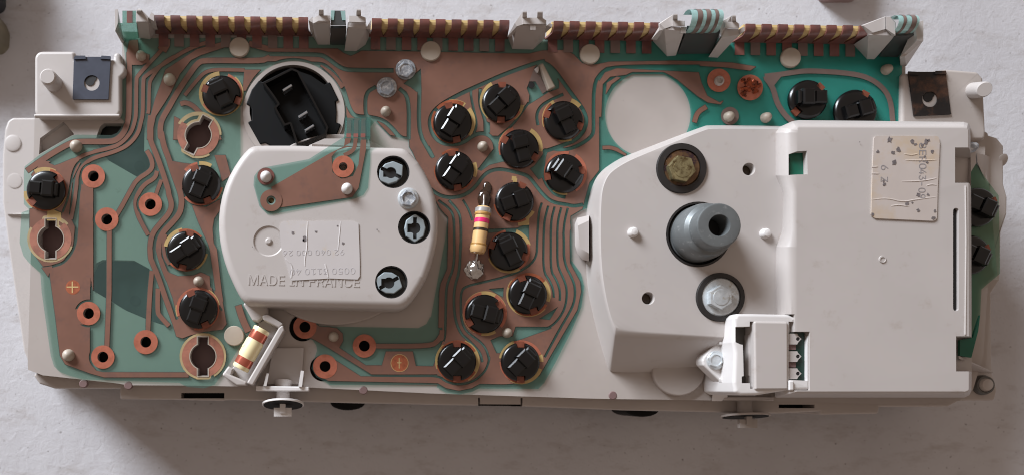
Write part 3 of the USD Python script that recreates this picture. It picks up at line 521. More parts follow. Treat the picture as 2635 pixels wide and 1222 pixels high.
def screw(u, v, z, par, m='zinc', r=24, label=None):
    s = put('hex_screw', lathe(u, v, z + 4, [(r + 2, z), (r + 2, z + 4), (r, z + 6)], 26), m, par, label)
    h = put('screw_head', diff(hexa(u, v, z + 4, z + 13, r * .92, .3), lathe(u, v, z + 13, [(r * .6, z + 11), (r * .68, z + 17)], 20)), m, s)
    return s
screw(*B0(1625, 535)[0], 2, R); screw(*B0(1480, 672)[0], 2, R)
put('ground_pad', prism(circ(*D0(1045, 620)[0], 30).difference(circ(*D0(1045, 620)[0], 8)), 2.4, 3.0), 'copper_bare', FILM, 'bare copper ring round a small hollow pin', smooth=False)
put('hollow_pin', lathe(*D0(1050, 622)[0], 6, [(13, 2), (12, 7), (8, 9), (6, 4)], 20), 'cream', FILM)
put('ground_pad', prism(circ(*D0(1285, 675)[0], 33), 2.4, 3.2), 'copper_bare', FILM, 'heavily corroded copper pad', smooth=False)
cv = []
for k in range(26):
    a, rr = rng.uniform(0, 6.28), rng.uniform(2, 27); c = D0(1285, 675)[0]; s = rng.uniform(3, 8)
    b = trimesh.creation.icosphere(1, s); b.apply_scale([1, 1, .5]); b.vertices += rng.normal(0, .7, b.vertices.shape); b.apply_translation(P(c[0] + rr * math.cos(a), c[1] + rr * math.sin(a), 3)); cv.append(b)
put('corrosion_crust', cat(*cv), 'corroded', FILM, kind='stuff')
put('stain_patch', prism(poly(N6(1380, 280, 1450, 245, 1590, 500, 1530, 540, 1450, 400, 1350, 400)), 1.8, 2.2), 'copper_dull', FILM, 'dark corroded patch by the empty slot', smooth=False)
put('dark_hole', prism(circ(*N6(1405, 440)[0], 8.5), 2.4, 2.9), 'hole', FILM, smooth=False)
put('white_tab', bev(poly(N6(1500, 205, 1540, 195, 1680, 460, 1605, 495)), -3, 16, 3), 'disc', R)
put('white_tab', bev(poly(N6(1440, 258, 1490, 220, 1495, 270, 1478, 312)), -3, 8, 2), 'white', R)
put('grey_pad', prism(circ(*D0(1130, 893)[0], 23), 1.8, 2.6), 'copper_dull', FILM, smooth=False)

# ================================================================== edge connector along the top: comb, copper strips, guide posts
def ybase(u): return 84 + (u - 400) * 0.0148
HW = 98.0
def wallpt(u, k):
    """section of the comb at base pixel u: k in 0..1 runs up the front face and over the rounded top"""
    return u
PROF = [(0, 0), (0, 24), (0, 36), (2.5, 43), (7, 47), (13, 48.5), (19, 47)]      # (depth away from us, height)
def strip(u0, u1, out, prof=PROF, thick=3.0, flare=0.):
    """a bent strip lying on the comb between base pixels u0 and u1"""
    a, b = P(u0, ybase(u0), 0), P(u1, ybase(u1), 0); V, F = [], []
    pr = np.array(prof, float); d = np.gradient(pr, axis=0); nn = np.stack([-d[:, 1], d[:, 0]], 1); nn /= np.linalg.norm(nn, axis=1, keepdims=True)
    o = pr + nn * out; i_ = pr + nn * (out - thick)
    for base, sg in ((a, -1), (b, 1)):
        for q in (o, i_):
            for y, z in q: V.append([base[0] + sg * flare * max(0, 1 - z / 40) ** 1.3, base[1] + y, base[2] + z])
    n = len(pr)
    def quad(p, q, r, s): F.extend([[p, q, r], [p, r, s]])
    for k in range(n - 1):
        quad(k, k + 1, 2 * n + k + 1, 2 * n + k)[0] if False else F.extend([[k, 2 * n + k, 2 * n + k + 1], [k, 2 * n + k + 1, k + 1]])
        F.extend([[n + k, n + k + 1, 3 * n + k + 1], [n + k, 3 * n + k + 1, 3 * n + k]])
        F.extend([[k, k + 1, n + k + 1], [k, n + k + 1, n + k]]); F.extend([[2 * n + k, 3 * n + k + 1, 2 * n + k + 1], [2 * n + k, 3 * n + k, 3 * n + k + 1]])
    for e in (0, n - 1):
        F.extend([[e, n + e, 3 * n + e], [e, 3 * n + e, 2 * n + e]])
    m = trimesh.Trimesh(V, F, process=False); trimesh.repair.fix_normals(m); return m
SEG = [(395, 791, 10, 398, 24), (957, 1311, 9, 957, 24), (1421, 1695, 7, 1424, 24), (1914, 2232, 8, 1917, 24)]
def top2base(u): return NX + (u - NX) * (HC - 48) / HC
for u0, u1, n, s, w in SEG:
    b0, b1 = top2base(u0), top2base(u1)
    cb = hull([tuple(P(x, ybase(x)) + np.array([0, dy, z])) for x in (b0, b1) for dy, z in ((0, -3), (21, -3), (0, 37), (3, 43), (8, 46), (14, 47), (21, 45.5))], world=True)
    cm = put('contact_comb', cb, 'comb', R, 'yellowed plastic comb under the copper contacts', smooth=20)
    pitch = (u1 - u0 - 26) / (n - 1)
    for k in range(n):
        x0 = top2base(s + k * pitch); x1 = top2base(s + k * pitch + w + 1)
        put('contact_strip', strip(x0, x1, 4.6, thick=4.8, flare=8.6), 'copper_dark', cm, smooth=40)
        uu = unary_union([poly([(x0, ybase(x0) - 2), (x1, ybase(x1) - 2), (x1, ybase(x1) + 36), (x0, ybase(x0) + 36)])])
        put('contact_foot', prism(uu, 2.5, 3.1), 'copper_dull' if k % 3 == 1 else 'copper_dark', cm, smooth=False)
    put('film_fold', strip(b0, b1, 1.4, PROF[:4], 1.0), 'film', cm) if False else None
# white guide posts between the contact groups: hull blocks standing on the film
def H(*quads):
    """hull of flat outlines: (crop points, z) pairs"""
    return hull([(p[0], p[1], z) for pts, z in quads for p in pts])
post = put('guide_post', cat(H((T1(110, 430, 160, 430, 285, 640, 240, 660), 0), (T1(112, 40, 165, 30, 165, 290, 118, 430), 100)),
                             H((T1(540, 560, 760, 590, 900, 420, 560, 400), 0), (T1(505, 60, 600, 40, 720, 160, 720, 260, 505, 260), 104)),
                             H((T1(700, 400, 900, 410, 800, 330), 30), (T1(735, 200, 780, 90, 830, 120, 830, 250), 98)),
                             H((T1(510, 55, 560, 20, 600, 45, 600, 100, 510, 100), 104), (T1(515, 40, 600, 40, 600, 60, 515, 60), 122))), 'white', R, 'leftmost white guide post with a short film strip', smooth=25)
put('film_strip', cat(H((T1(300, 640, 560, 560, 520, 290, 160, 300), 4), (T1(160, 300, 520, 290, 520, 280, 160, 290), 96)), H((T1(250, 60, 500, 60, 500, 290, 250, 290), 99), (T1(250, 60, 500, 60, 500, 280, 250, 280), 101))), 'film', post)
put('contact_strip', H((T1(330, 60, 440, 60, 440, 285, 330, 285), 102), (T1(335, 60, 435, 60, 435, 285, 335, 285), 104)), 'copper_dark', post)
post = put('guide_post', cat(H((T2(200, 650, 380, 960, 690, 960, 700, 640), 0), (T2(250, 410, 400, 350, 690, 350, 700, 420), 102)), H((T2(395, 205, 690, 205, 700, 370, 400, 370, 260, 410, 240, 280), 103), (T2(395, 205, 680, 205, 690, 340, 400, 340), 108)),
                             H((T2(410, 50, 525, 45, 530, 210, 395, 210), 104), (T2(412, 48, 520, 45, 525, 70, 408, 70), 128)), H((T2(190, 650, 280, 660, 270, 560), 30), (T2(140, 330, 250, 230, 290, 420), 98))), 'white', R, 'second white guide post from the left', smooth=25)
post2 = put('guide_post', cat(H((T2(1060, 1120, 1360, 1130, 1600, 960, 1720, 690, 1130, 640), 0), (T2(1145, 385, 1600, 385, 1605, 540, 1150, 500), 98)), H((T2(1180, 215, 1470, 215, 1605, 260, 1610, 400, 1145, 390), 103), (T2(1180, 215, 1470, 215, 1600, 260, 1600, 380, 1180, 370), 108)),
                             H((T2(1370, 50, 1480, 55, 1485, 215, 1360, 215), 104), (T2(1372, 48, 1478, 52, 1480, 75, 1370, 75), 128)), H((T2(1620, 540, 1730, 680, 1720, 560), 30), (T2(1610, 540, 1720, 560, 1740, 320), 96))), 'white', R, 'third white guide post from the left', smooth=25)
put('film_strip', cat(H((T2(700, 640, 1110, 640, 1060, 960, 720, 960), 2), (T2(700, 540, 1110, 540, 1100, 470, 705, 470), 90)), H((T2(715, 80, 1080, 80, 1100, 460, 705, 460), 100), (T2(720, 85, 1075, 85, 1095, 455, 710, 455), 102))), 'flap', post2, 'dark film strip standing between two guide posts')
put('film_strip', H((T2(715, 75, 810, 75, 790, 330, 705, 330), 102.5), (T2(720, 80, 805, 80, 785, 325, 710, 325), 104)), 'filmpale', post2)
put('film_strip', H((T2(960, 90, 1080, 90, 1095, 330, 1000, 330), 102.5), (T2(965, 95, 1075, 95, 1090, 325, 1005, 325), 104)), 'filmpale', post2)
post = put('guide_post', cat(H((C0(915, 290, 950, 382, 1110, 385, 1200, 300), 0), (C0(985, 200, 1025, 188, 1215, 190, 1205, 215), 100)), H((C0(1028, 140, 1180, 138, 1212, 160, 1212, 190, 1028, 192), 102), (C0(1030, 140, 1178, 138, 1210, 160, 1205, 185, 1032, 188), 107)),
                             H((C0(1028, 95, 1063, 92, 1063, 145, 1028, 145), 104), (C0(1030, 92, 1062, 90, 1062, 98, 1030, 98), 126)), H((C0(1140, 95, 1185, 92, 1185, 145, 1140, 145), 104), (C0(1144, 92, 1184, 90, 1184, 98, 1144, 98), 126)),
                             H((C0(912, 285, 940, 285, 985, 205, 970, 190), 50), (C0(970, 180, 1030, 95, 1030, 190, 985, 205), 104)), H((C0(1180, 262, 1200, 262, 1215, 200), 50), (C0(1215, 200, 1240, 180, 1258, 190, 1255, 212), 98)),
                             H((C0(1088, 200, 1130, 200, 1130, 235, 1088, 235), 98), (C0(1088, 198, 1130, 198, 1130, 232, 1088, 232), 104))), 'white', R, 'middle white guide post with two prongs', smooth=25)
post = put('guide_post', cat(H((T4(395, 590, 690, 905, 850, 890, 1030, 480, 700, 400), 0), (T4(640, 400, 790, 360, 930, 365, 1000, 440), 100)), H((T4(790, 235, 1020, 250, 1020, 350, 790, 360), 102), (T4(795, 235, 1015, 250, 1010, 335, 795, 345), 108)),
                             H((T4(800, 135, 885, 125, 885, 240, 795, 240), 104), (T4(805, 128, 883, 122, 883, 140, 805, 145), 128)), H((T4(530, 300, 800, 130, 795, 355, 640, 400, 545, 440), 92), (T4(560, 300, 798, 140, 792, 340, 650, 390), 102)),
                             H((T4(400, 590, 500, 600, 560, 480, 500, 460), 40), (T4(540, 430, 560, 330, 640, 400), 98)), H((T4(940, 360, 1050, 360, 1040, 480, 935, 480), 92), (T4(945, 360, 1045, 360, 1035, 470, 940, 470), 102))), 'white', R, 'fourth white guide post with a small stain', smooth=25)
put('stain', H((T4(660, 640, 690, 690, 710, 620, 680, 600), 46), (T4(665, 640, 690, 680, 705, 625, 680, 605), 48)), 'brownband', post)
post2 = put('guide_post', cat(H((T4(1450, 920, 1620, 930, 1850, 660, 1700, 580), 0), (T4(1690, 560, 1760, 390, 2010, 390, 2015, 500), 96)), H((T4(1755, 265, 1970, 265, 2020, 300, 2020, 385, 1760, 385), 102), (T4(1760, 265, 1965, 265, 2012, 300, 2010, 375, 1765, 375), 108)),
                              H((T4(1890, 150, 1955, 150, 1965, 270, 1880, 270), 104), (T4(1892, 145, 1953, 145, 1955, 165, 1890, 165), 128)), H((T4(1630, 290, 1880, 150, 1880, 265, 1760, 270, 1760, 390, 1690, 560), 92), (T4(1640, 300, 1870, 160, 1760, 290, 1700, 440), 100)),
                              H((T4(1900, 560, 1940, 590, 2110, 440, 2000, 430), 60), (T4(2020, 400, 2110, 350, 2125, 430, 2030, 480), 98))), 'white', R, 'fifth white guide post beside the film loop', smooth=25)
def loop(c, mk, par, u0, u1, uw, yt, yb, zlo, zhi, stripes):
    """film looped over a former between two guide posts: an upright flap and a curl on top"""
    L = lambda u, v, z: P(c(u, v)[0][0], c(u, v)[0][1], z)
    t = np.linspace(-.2, 1.15, 12) * math.pi
    def band(a0, a1, o, name, m):
        V, F = [], []
        for tt in t:
            y = -math.cos(tt); z = math.sin(tt)
            for a in (a0, a1):
                yy = (yt + yb) / 2 + (yt - yb) / 2 * -y
                p = L(a, yy, zlo); c0 = P(*c(a, (yt + yb) / 2)[0], zlo)
                r = abs((yt - yb) / 2) * 0.14 + o
                V.append([c0[0], c0[1] - math.cos(tt) * r, c0[2] + math.sin(tt) * r * 1.2])
        n = len(t)
        for k in range(n - 1): F += [[2 * k, 2 * k + 1, 2 * k + 3], [2 * k, 2 * k + 3, 2 * k + 2]]
        V = np.array(V); m_ = trimesh.Trimesh(np.vstack([V, V + [0, 0, -.8]]), np.vstack([F, np.array(F)[:, ::-1] + len(V)]), process=False)
        return put(name, m_, m, par, smooth=60)
    f = band(u0, u1, 0, 'film_loop', 'filmpale')
    for a0, a1 in stripes: band(a0, a1, 1.0, 'contact_strip', 'copper_dull')
loop(T4, None, post2, 1040, 1620, 0, 75, 440, 100, 130, [(1150, 1240), (1310, 1390), (1470, 1530)])
put('film_flap', H((T4(880, 860, 1480, 850, 1680, 560, 1000, 540), 3), (T4(1050, 430, 1680, 430, 1670, 340, 1060, 340), 96)), 'flap', post2, 'dark film flap under the loop')
post = put('guide_post', cat(H((T5(300, 640, 540, 890, 660, 890, 1020, 500, 560, 480), 0), (T5(560, 470, 650, 430, 860, 380, 1030, 300, 1020, 480), 98)), H((T5(430, 310, 860, 150, 860, 380, 640, 440, 560, 470), 92), (T5(470, 310, 850, 160, 850, 370, 640, 430), 102)),
                             H((T5(860, 160, 940, 160, 1030, 260, 1030, 480, 980, 500, 860, 380), 100), (T5(870, 165, 930, 165, 1020, 265, 1020, 470, 870, 370), 110))), 'white', R, 'rightmost white guide post, left half', smooth=25)
post2 = put('guide_post', cat(H((T5(1090, 850, 1185, 840, 1210, 1000, 1110, 1010), -4), (T5(1100, 840, 1185, 835, 1490, 580, 1400, 560), 60)), H((T5(1100, 850, 1180, 840, 1495, 580, 1390, 560), 50), (T5(1350, 300, 1440, 240, 1500, 225, 1500, 575, 1400, 560), 102))), 'white', R, 'rightmost white guide post, right half', smooth=25)
loop(T5, None, post2, 960, 1310, 0, 150, 440, 100, 130, [(1040, 1090), (1180, 1260)])
put('film_flap', H((T5(740, 840, 1060, 850, 1390, 560, 1000, 540), 3), (T5(1000, 500, 1400, 470, 1390, 400, 1010, 400), 96)), 'flap', post2, 'dark film flap at the right end')

# ================================================================== bulb holders
def bulb(u, v, ang, r=50, h=17):
    c = P(u, v, h); s = (HC - h) / HC; rr = r * s
    base = lathe(u, v, h, [(rr, 4), (rr, h - 7), (rr - 2.5, h - 3.2), (rr - 7, h - .4), (rr - 16, h + .6), (rr - 26, h + 1)], 40)
    th = math.radians(ang)
    cuts = []
    for sg in (0, math.pi):
        b = trimesh.creation.box([26, 22, 60]); b.apply_translation([rr - 1, 0, h]); b.apply_transform(trimesh.transformations.rotation_matrix(th + sg, [0, 0, 1])); b.apply_translation([c[0], c[1], 0]); cuts.append(b)
    g = th - math.pi / 4
    ax, ay = np.array([math.cos(g), math.sin(g)]), np.array([-math.sin(g), math.cos(g)])
    def blk(l, w, z0, z1, ch, off=(0, 0)):
        pts = []
        for sx in (-1, 1):
            for sy in (-1, 1):
                q = lambda k: [*(c[:2] + ax * (off[0] + sx * (l - k)) + ay * (off[1] + sy * (w - k)))]
                pts += [q(0) + [z0], q(ch * .3) + [z1 - ch * .8], q(ch * 1.6) + [z1]]
        return hull(pts, world=True)
    grip = union(blk(38, 17, h - 4, h + 15, 3), blk(16, 21, h - 4, h + 20, 3, (12, 0)))
    slit = blk(2.4, 13, h + 9, h + 60, .01, (-6, 0))
    m = union(diff(base, *cuts), diff(grip, slit))
    bp = put('bulb_holder', m, 'black', R, smooth=28)
    for sg in (0, math.pi):
        t = trimesh.creation.box([15, 19, 5]); t.apply_translation([rr - 5, 0, 9]); t.apply_transform(trimesh.transformations.rotation_matrix(th + sg, [0, 0, 1])); t.apply_translation([c[0], c[1], 0])
        put('contact_tab', t, 'tab', bp, smooth=False)
    return bp
for i, (u, v, a) in enumerate(BULB): bulb(u, v, a, 50 if i not in (18,) else 55)
for u, v, r, a in sockets: put('socket_pip', lathe(u - 1, v, -64, [(5, -67), (4, -64), (1, -63)], 12), 'cream', R)

# ================================================================== round black plug with three blades, behind the gauge
ccx, ccy = 754, 278
pr = put('plug_ring', prism(circ(756, 290, 131, 24).difference(circ(754, 280, 112, 20)).intersection(sbox(600, 150, 900, 470)), -8, 2), 'cream', R, 'cream ring round the black plug')
plug = [*B0(398, 800), *B0(440, 690), *B0(495, 620), *B0(525, 632), *B0(745, 522), *B0(800, 545), *B0(900, 580), *B0(1000, 650), *B0(1042, 630), *B0(1110, 770), *B0(1085, 785), *B0(1095, 860), *B0(1090, 940), *B0(1128, 955), *B0(1085, 1065), *B0(1000, 1150), *B0(640, 1150), *B0(545, 1100), *B0(505, 1110), *B0(410, 940), *B0(440, 925), *B0(440, 840), *B0(425, 815)]
PG = put('round_plug', bev(poly(plug), -40, 6, 3), 'matblack', R, 'round black plug with keyed rim and three metal blades')
blk_ = poly(B0(525, 640, 750, 525, 800, 545, 1030, 980, 1012, 1040, 790, 1125, 735, 955, 690, 970, 612, 830, 640, 800, 600, 740))
put('plug_housing', prism(blk_.difference(blk_.buffer(-5)), 4, 44), 'black', PG)
put('plug_floor', prism(blk_.buffer(-4), 5, 9), 'matblack', PG)
for p in (B0(715, 675), B0(835, 880), B0(885, 985)):
    bl = affinity.rotate(sbox(p[0][0] - 14, p[0][1] - 3, p[0][0] + 14, p[0][1] + 3), -32, origin=p[0])
    put('blade', bev(bl, 8, 34, 1.5, n=1), 'blade', PG)

# ================================================================== small gauge housing
gz = 88
go = [(650, 379), (636, 388), (610, 420), (584, 467), (568, 520), (562, 578), (568, 635), (582, 688), (604, 738), (618, 765), (632, 781), (650, 787), (800, 791), (1015, 797), (1035, 795), (1054, 784), (1080, 748), (1100, 712), (1116, 661), (1126, 611), (1127, 560), (1122, 517), (1110, 480), (1084, 430), (1056, 397), (1044, 387), (1030, 383), (955, 382), (870, 380), (800, 378), (760, 377), (667, 377)]
gsh = rnd(poly(smooth_pts(go, 1, True)), 6)
hol3 = [(1012, 443, 42), (1066, 585, 42), (1007, 725, 42)]
gb = bev(gsh, 0, gz, 20, n=5, zp=gz - 20)
def bore(u, v, r, z0, z1): return lathe(u, v, gz, [(r * (HC - gz) / HC, z0), (r * (HC - gz) / HC, z1)], 36)
gb = diff(gb, *[bore(u, v, r, 60, 200) for u, v, r in hol3], bore(697.5, 516, 8, 40, 200), bore(883, 429, 11, 40, 200), lathe(691, 620, gz, [(34, gz - 3), (40, gz + 2), (44, gz + 6)], 36))
GH = put('gauge_housing', gb, 'white', R, 'white D shaped gauge housing with three round openings', smooth=28)
put('film_ramp', H((B0(880, 1120, 1360, 1130, 1360, 1200, 900, 1195), 60), (B0(905, 1110, 1000, 1068, 1140, 1066, 1340, 1068, 1350, 1130), 76)), 'white', GH)
put('boss', lathe(691, 620, gz, [(9, gz - 4), (8, gz - 1), (5, gz + 1)], 16), 'white', GH)
for (u, v, r), rot in zip(hol3, (25, 90, -30)):
    put('opening_floor', lathe(u, v, gz, [(r, 58), (r, 62)], 30), 'darkgrey', GH, 'grey hex plate seen in the round opening')
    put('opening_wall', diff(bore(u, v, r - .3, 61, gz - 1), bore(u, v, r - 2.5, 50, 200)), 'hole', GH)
    c = (u - 6 if rot != 90 else u + 2, v + 2)
    loz = rnd(poly([(c[0] - 27, c[1]), (c[0] - 22, c[1] - 20), (c[0], c[1] - 36), (c[0] + 22, c[1] - 20), (c[0] + 27, c[1]), (c[0] + 22, c[1] + 20), (c[0], c[1] + 36), (c[0] - 22, c[1] + 20)]), 5)
    loz = affinity.scale(affinity.rotate(loz, -(rot - 90) * .9, origin=c), 1.04, 1.04, origin=c)
    ks = unary_union([circ(*c, 14.5), affinity.rotate(sbox(c[0] - 28, c[1] - 5, c[0] + 28, c[1] + 5), -(rot if rot == 90 else -rot if rot > 0 else -rot), origin=c), sbox(c[0] - 20, c[1] - 11, c[0], c[1] + 11)])
    nt = put('terminal_nut', diff(bev(loz, 62, 86, 3), prism(ks, 78, 96, zp=86)), 'nut', GH)
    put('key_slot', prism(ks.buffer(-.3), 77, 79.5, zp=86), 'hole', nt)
put('gauge_screw', lathe(1051, 510, gz + 6, [(26, gz - 1), (26, gz + 3), (23, gz + 8), (18, gz + 9)], 6 * 4), 'crust', GH)
put('gauge_screw_head', diff(hexa(1051, 510, gz + 4, gz + 18, 22, .2), lathe(1051, 510, gz + 18, [(14, gz + 14), (15.5, gz + 22)], 20)), 'zinc', GH)
# film tail lying on the gauge
tail = rnd(poly(B1(1150, 10, 1352, 10, 1352, 200, 1335, 400, 1300, 455, 1240, 480, 600, 602, 560, 600, 500, 540, 455, 380, 460, 310, 490, 270, 530, 245, 880, 180)), 6)
tl = put('film_tail', sheet(tail.difference(unary_union([circ(883, 429, 11), circ(697.5, 516, 8), circ(684, 454, 16), circ(893, 485, 14)])), gz + 2.2), 'film', GH, 'green film tail with copper lying on the gauge')
put('film_tail_back', prism(tail.buffer(-3), gz + .3, gz + .6), 'paper', tl) if False else None
tc = [poly(B1(1215, 30, 1240, 30, 1240, 60, 1090, 120, 1060, 160, 1055, 280, 1100, 320, 1180, 325, 1240, 280, 1262, 200, 1270, 30, 1320, 30, 1322, 100, 1258, 420, 1215, 470, 700, 548, 640, 540, 580, 400)).buffer(0),
      sstroke(B1(1250, 20, 1240, 180, 1225, 260), 6)]
pan = poly(B1(1155, 80, 1050, 130, 590, 395, 660, 550, 1215, 470, 1262, 400, 1320, 100, 1320, 30, 1280, 30, 1262, 220, 1220, 310, 1130, 330, 1062, 280, 1055, 160, 1100, 110, 1200, 80))
pan = pan.difference(circ(684, 454, 22))
for g_ in (pan, sstroke(B1(1240, 20, 1232, 110, 1150, 150), 10), poly(B1(1160, 20, 1205, 20, 1195, 55, 1150, 80))):
    put('copper_trace', prism(g_.difference(circ(697.5, 516, 8)).difference(circ(893, 485, 14)), gz + 2.4, gz + 3.1), 'copper', tl, smooth=False)
put('copper_pad', prism(circ(883, 429, 28).difference(circ(883, 429, 11)), gz + 2.4, gz + 4.4), 'copper_bare', tl, smooth=False)
put('copper_pad', prism(circ(697.5, 516, 28).difference(circ(697.5, 516, 12)), gz + 3.9, gz + 4.6), 'copper', tl, smooth=False)
put('pad_collar', prism(circ(684, 454, 22).difference(circ(684, 454, 13)), gz + 2.4, gz + 3.4), 'copper_dark', tl, smooth=False)
put('rivet', lathe(700, 514, gz - 8, [(9, gz - 26), (8, gz - 10), (4, gz - 8)], 16), 'gold', tl)
put('rivet', lathe(885, 433, gz - 30, [(11, gz - 44), (10, gz - 30), (4, gz - 28)], 16), 'disc', tl)
for u, v in ((684, 454), (893, 485)): put('heat_stake', lathe(u, v, gz + 10, [(14, gz), (13.5, gz + 10), (10.5, gz + 17), (5, gz + 21), (1, gz + 22)], 18), 'bright', GH)
# film bridge dropping from the board to the gauge
for a, m in ((B0(1160, 905, 1355, 905, 1355, 1065, 1160, 1065), 'film'),):
    put('film_bridge', cat(H((B0(1160, 905, 1355, 905, 1355, 925, 1160, 925), 1), (B0(1152, 1050, 1352, 1050, 1352, 1072, 1152, 1072), 78))), 'film', GH)
for x in (1190, 1245, 1300):
    put('copper_trace', H((B0(x - 16, 920, x + 14, 920, x + 14, 930, x - 16, 930), 3), (B0(x - 22, 1055, x + 14, 1055, x + 14, 1070, x - 22, 1070), 82)), 'copper_dark', GH)
# raised lettering and the sticker
def text(s, p, width, height, depth, z, rot, name, m, par, align=0, sx=None):
    t = meshkit.text_mesh(s, 10.0, depth)
    b = t.bounds; w = b[1][0] - b[0][0]; t.apply_translation([-b[0][0], 0, 0]); t.apply_scale([width / w, height / 10.0, 1])
    t.apply_transform(trimesh.transformations.rotation_matrix(math.radians(rot), [0, 0, 1]))
    q = P(*p, z); t.apply_translation([q[0], q[1], z]); return put(name, t, m, par, smooth=False)
sgz = (HC - gz) / HC
text('MADE IN FRANCE', B1(415, 1140)[0], 286 * sgz, 26 * sgz, 1.2, gz - .2, -1.3, 'raised_lettering', 'white', GH)
stk = poly(B1(690, 656, 1225, 655, 1262, 672, 1272, 960, 1272, 1075, 1255, 1100, 1040, 1092, 750, 1108, 735, 1090, 720, 1020, 665, 850, 656, 720, 664, 672))
ST = put('sticker', prism(stk, gz + .3, gz + 2.2), 'paper', GH, 'crumpled white paper sticker with faint print on the gauge', smooth=False)
text('92 040 000 26', B1(1150, 870)[0], 150, 13,  .3, gz + 2.3, 181, 'faint_print', 'faint', ST)
text('0050 3110 40', B1(1235, 1010)[0], 160, 15,  .3, gz + 2.3, 181, 'faint_print', 'faint', ST)
def wrinkle(c, pts, w, z, hgt, m, par):
    p = smooth_pts(c(*pts), 2); n = len(p); w *= .5; ms = []
    for i, (a, b) in enumerate(zip(p[:-1], p[1:])):
        d = np.array([b[0] - a[0], b[1] - a[1]]); L = np.hypot(*d)
        if L < .2: continue
        q = np.array([-d[1], d[0]]) / L * w; k0, k1 = .35 + .65 * math.sin(math.pi * i / (n - 1)), .35 + .65 * math.sin(math.pi * (i + 1) / (n - 1))
        ms.append(hull([(a[0] - q[0], a[1] - q[1], z), (a[0] + q[0], a[1] + q[1], z), (a[0], a[1], z + hgt * k0), (b[0] - q[0], b[1] - q[1], z), (b[0] + q[0], b[1] + q[1], z), (b[0], b[1], z + hgt * k1)]))
    put('wrinkle', cat(*ms), m, par, smooth=False)
wrinkle(B1, (872, 658, 865, 760, 868, 860, 850, 930, 852, 1000), 5, gz + 2.1, 1.3, 'paper', ST); wrinkle(B1, (1125, 658, 1120, 720, 1112, 800, 1105, 880), 4, gz + 2.1, 1.1, 'paper', ST); wrinkle(B1, (1005, 980, 1020, 1030, 1030, 1085), 6, gz + 2.1, 1.3, 'paper', ST); wrinkle(B1, (700, 940, 760, 1000, 745, 1090), 6, gz + 2.1, 1.3, 'paper', ST)
def specks(c, lst, z, par):
    ms = []
    for x, y, r in lst:
        u, v = c(x, y)[0]; n = 11; a = np.linspace(0, 6.28, n, endpoint=False); rr = r * k3 * rng.uniform(.45, 1.1, n)
        ms.append(prism(poly([(u + q * math.cos(t), v + q * math.sin(t)) for q, t in zip(rr, a)]), z, z + .5))
    put('mould_specks', cat(*ms), 'speck', par, smooth=False, kind='stuff')
specks(B1, [(757, 743, 14), (850, 790, 24), (838, 800, 12), (935, 735, 11), (1143, 822, 13), (1100, 690, 8), (448, 850, 5), (1405, 718, 6)], gz + 2.4, ST)

# ================================================================== speedometer housing (white, with the drive shaft)
sz = 104
so_top = [(1580, 836), (1562, 775), (1549, 690), (1546, 600), (1548, 505), (1556, 470), (1570, 446), (1600, 425), (1640, 405), (1812, 336), (1830, 332), (2003, 333), (2060, 334), (2060, 860), (1900, 868), (1760, 858), (1590, 847)]
so_bot = [(1563, 948), (1530, 830), (1510, 735), (1507, 640), (1507, 560), (1516, 500), (1538, 446), (1590, 410), (1625, 396), (1808, 326), (1826, 322), (2003, 325), (2070, 326), (2070, 900), (1900, 940), (1760, 955), (1580, 959)]
so_t, so_b = smooth_pts(so_top, 2, True), smooth_pts(so_bot, 2, True)
def rim(t):     # outline between base (0) and crown (1)
    return [((1 - t) * b[0] + t * a[0], (1 - t) * b[1] + t * a[1]) for a, b in zip(so_t, so_b)]
def wring(pts, z): return np.array([P(u, v, z) for u, v in pts])
rr = [wring(rim(t), z) for t, z in ((0, -4), (0.0, 0), (.80, 92), (.88, 98), (.94, 101.5), (1.0, sz))]
if np.sum(rr[0][:, 0] * np.roll(rr[0][:, 1], -1) - np.roll(rr[0][:, 0], -1) * rr[0][:, 1]) < 0: rr = [x[::-1] for x in rr]
sp = loft(rr)
def sbore(u, v, r, d, z=sz): return lathe(u, v, z, [(r * (HC - z) / HC, z - d), (r * (HC - z) / HC, z + 60)], 40)
sp = diff(sp, sbore(1797, 603, 83, 26), sbore(1753, 434, 60, 10), sbore(1853, 764, 60, 10), sbore(1927, 436, 15, 40), sbore(1668, 767, 15, 40), lathe(1927, 436, sz, [(12, sz - 6), (17, sz + 2)], 24), lathe(1668, 767, sz, [(12, sz - 6), (17, sz + 2)], 24))
SP = put('speedometer_housing', sp, 'white', R, 'large white speedometer housing with a grey drive shaft', smooth=34)
for u, v in ((1927, 436), (1668, 767)): put('screw_hole', lathe(u, v, sz, [(14, sz - 39), (14, sz - 20)], 20), 'brownband', SP)
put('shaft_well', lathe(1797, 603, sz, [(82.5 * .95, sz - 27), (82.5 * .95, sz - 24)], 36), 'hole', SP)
put('well_ring', diff(sbore(1797, 603, 83.5, 24), sbore(1797, 603, 78, 40), trimesh.creation.box([400, 400, 400], transform=trimesh.transformations.translation_matrix([*P(1797, 603, sz)[:2], sz + 201]))), 'rubber', SP)
z1 = 203
SH = put('drive_shaft', diff(lathe(1798, 602, sz, [(68, sz - 25), (68, sz - 6), (66, sz - 4), (66, sz), (68, sz + 2), (67, sz + 30), (62, sz + 52), (60, sz + 55), (54, sz + 58), (52, sz + 61), (52, z1 - 5), (50, z1 - 1.5), (47, z1)], 56),
         lathe(1798, 602, sz, [(24, z1 - 50), (24, z1 - 3), (26.5, z1 + 2)], 32)), 'shaft', SP, 'grey metal speedometer drive shaft standing up')
put('shaft_bore', lathe(1798, 602, sz, [(23.8, z1 - 52), (23.8, z1 - 47)], 24), 'hole', SH)
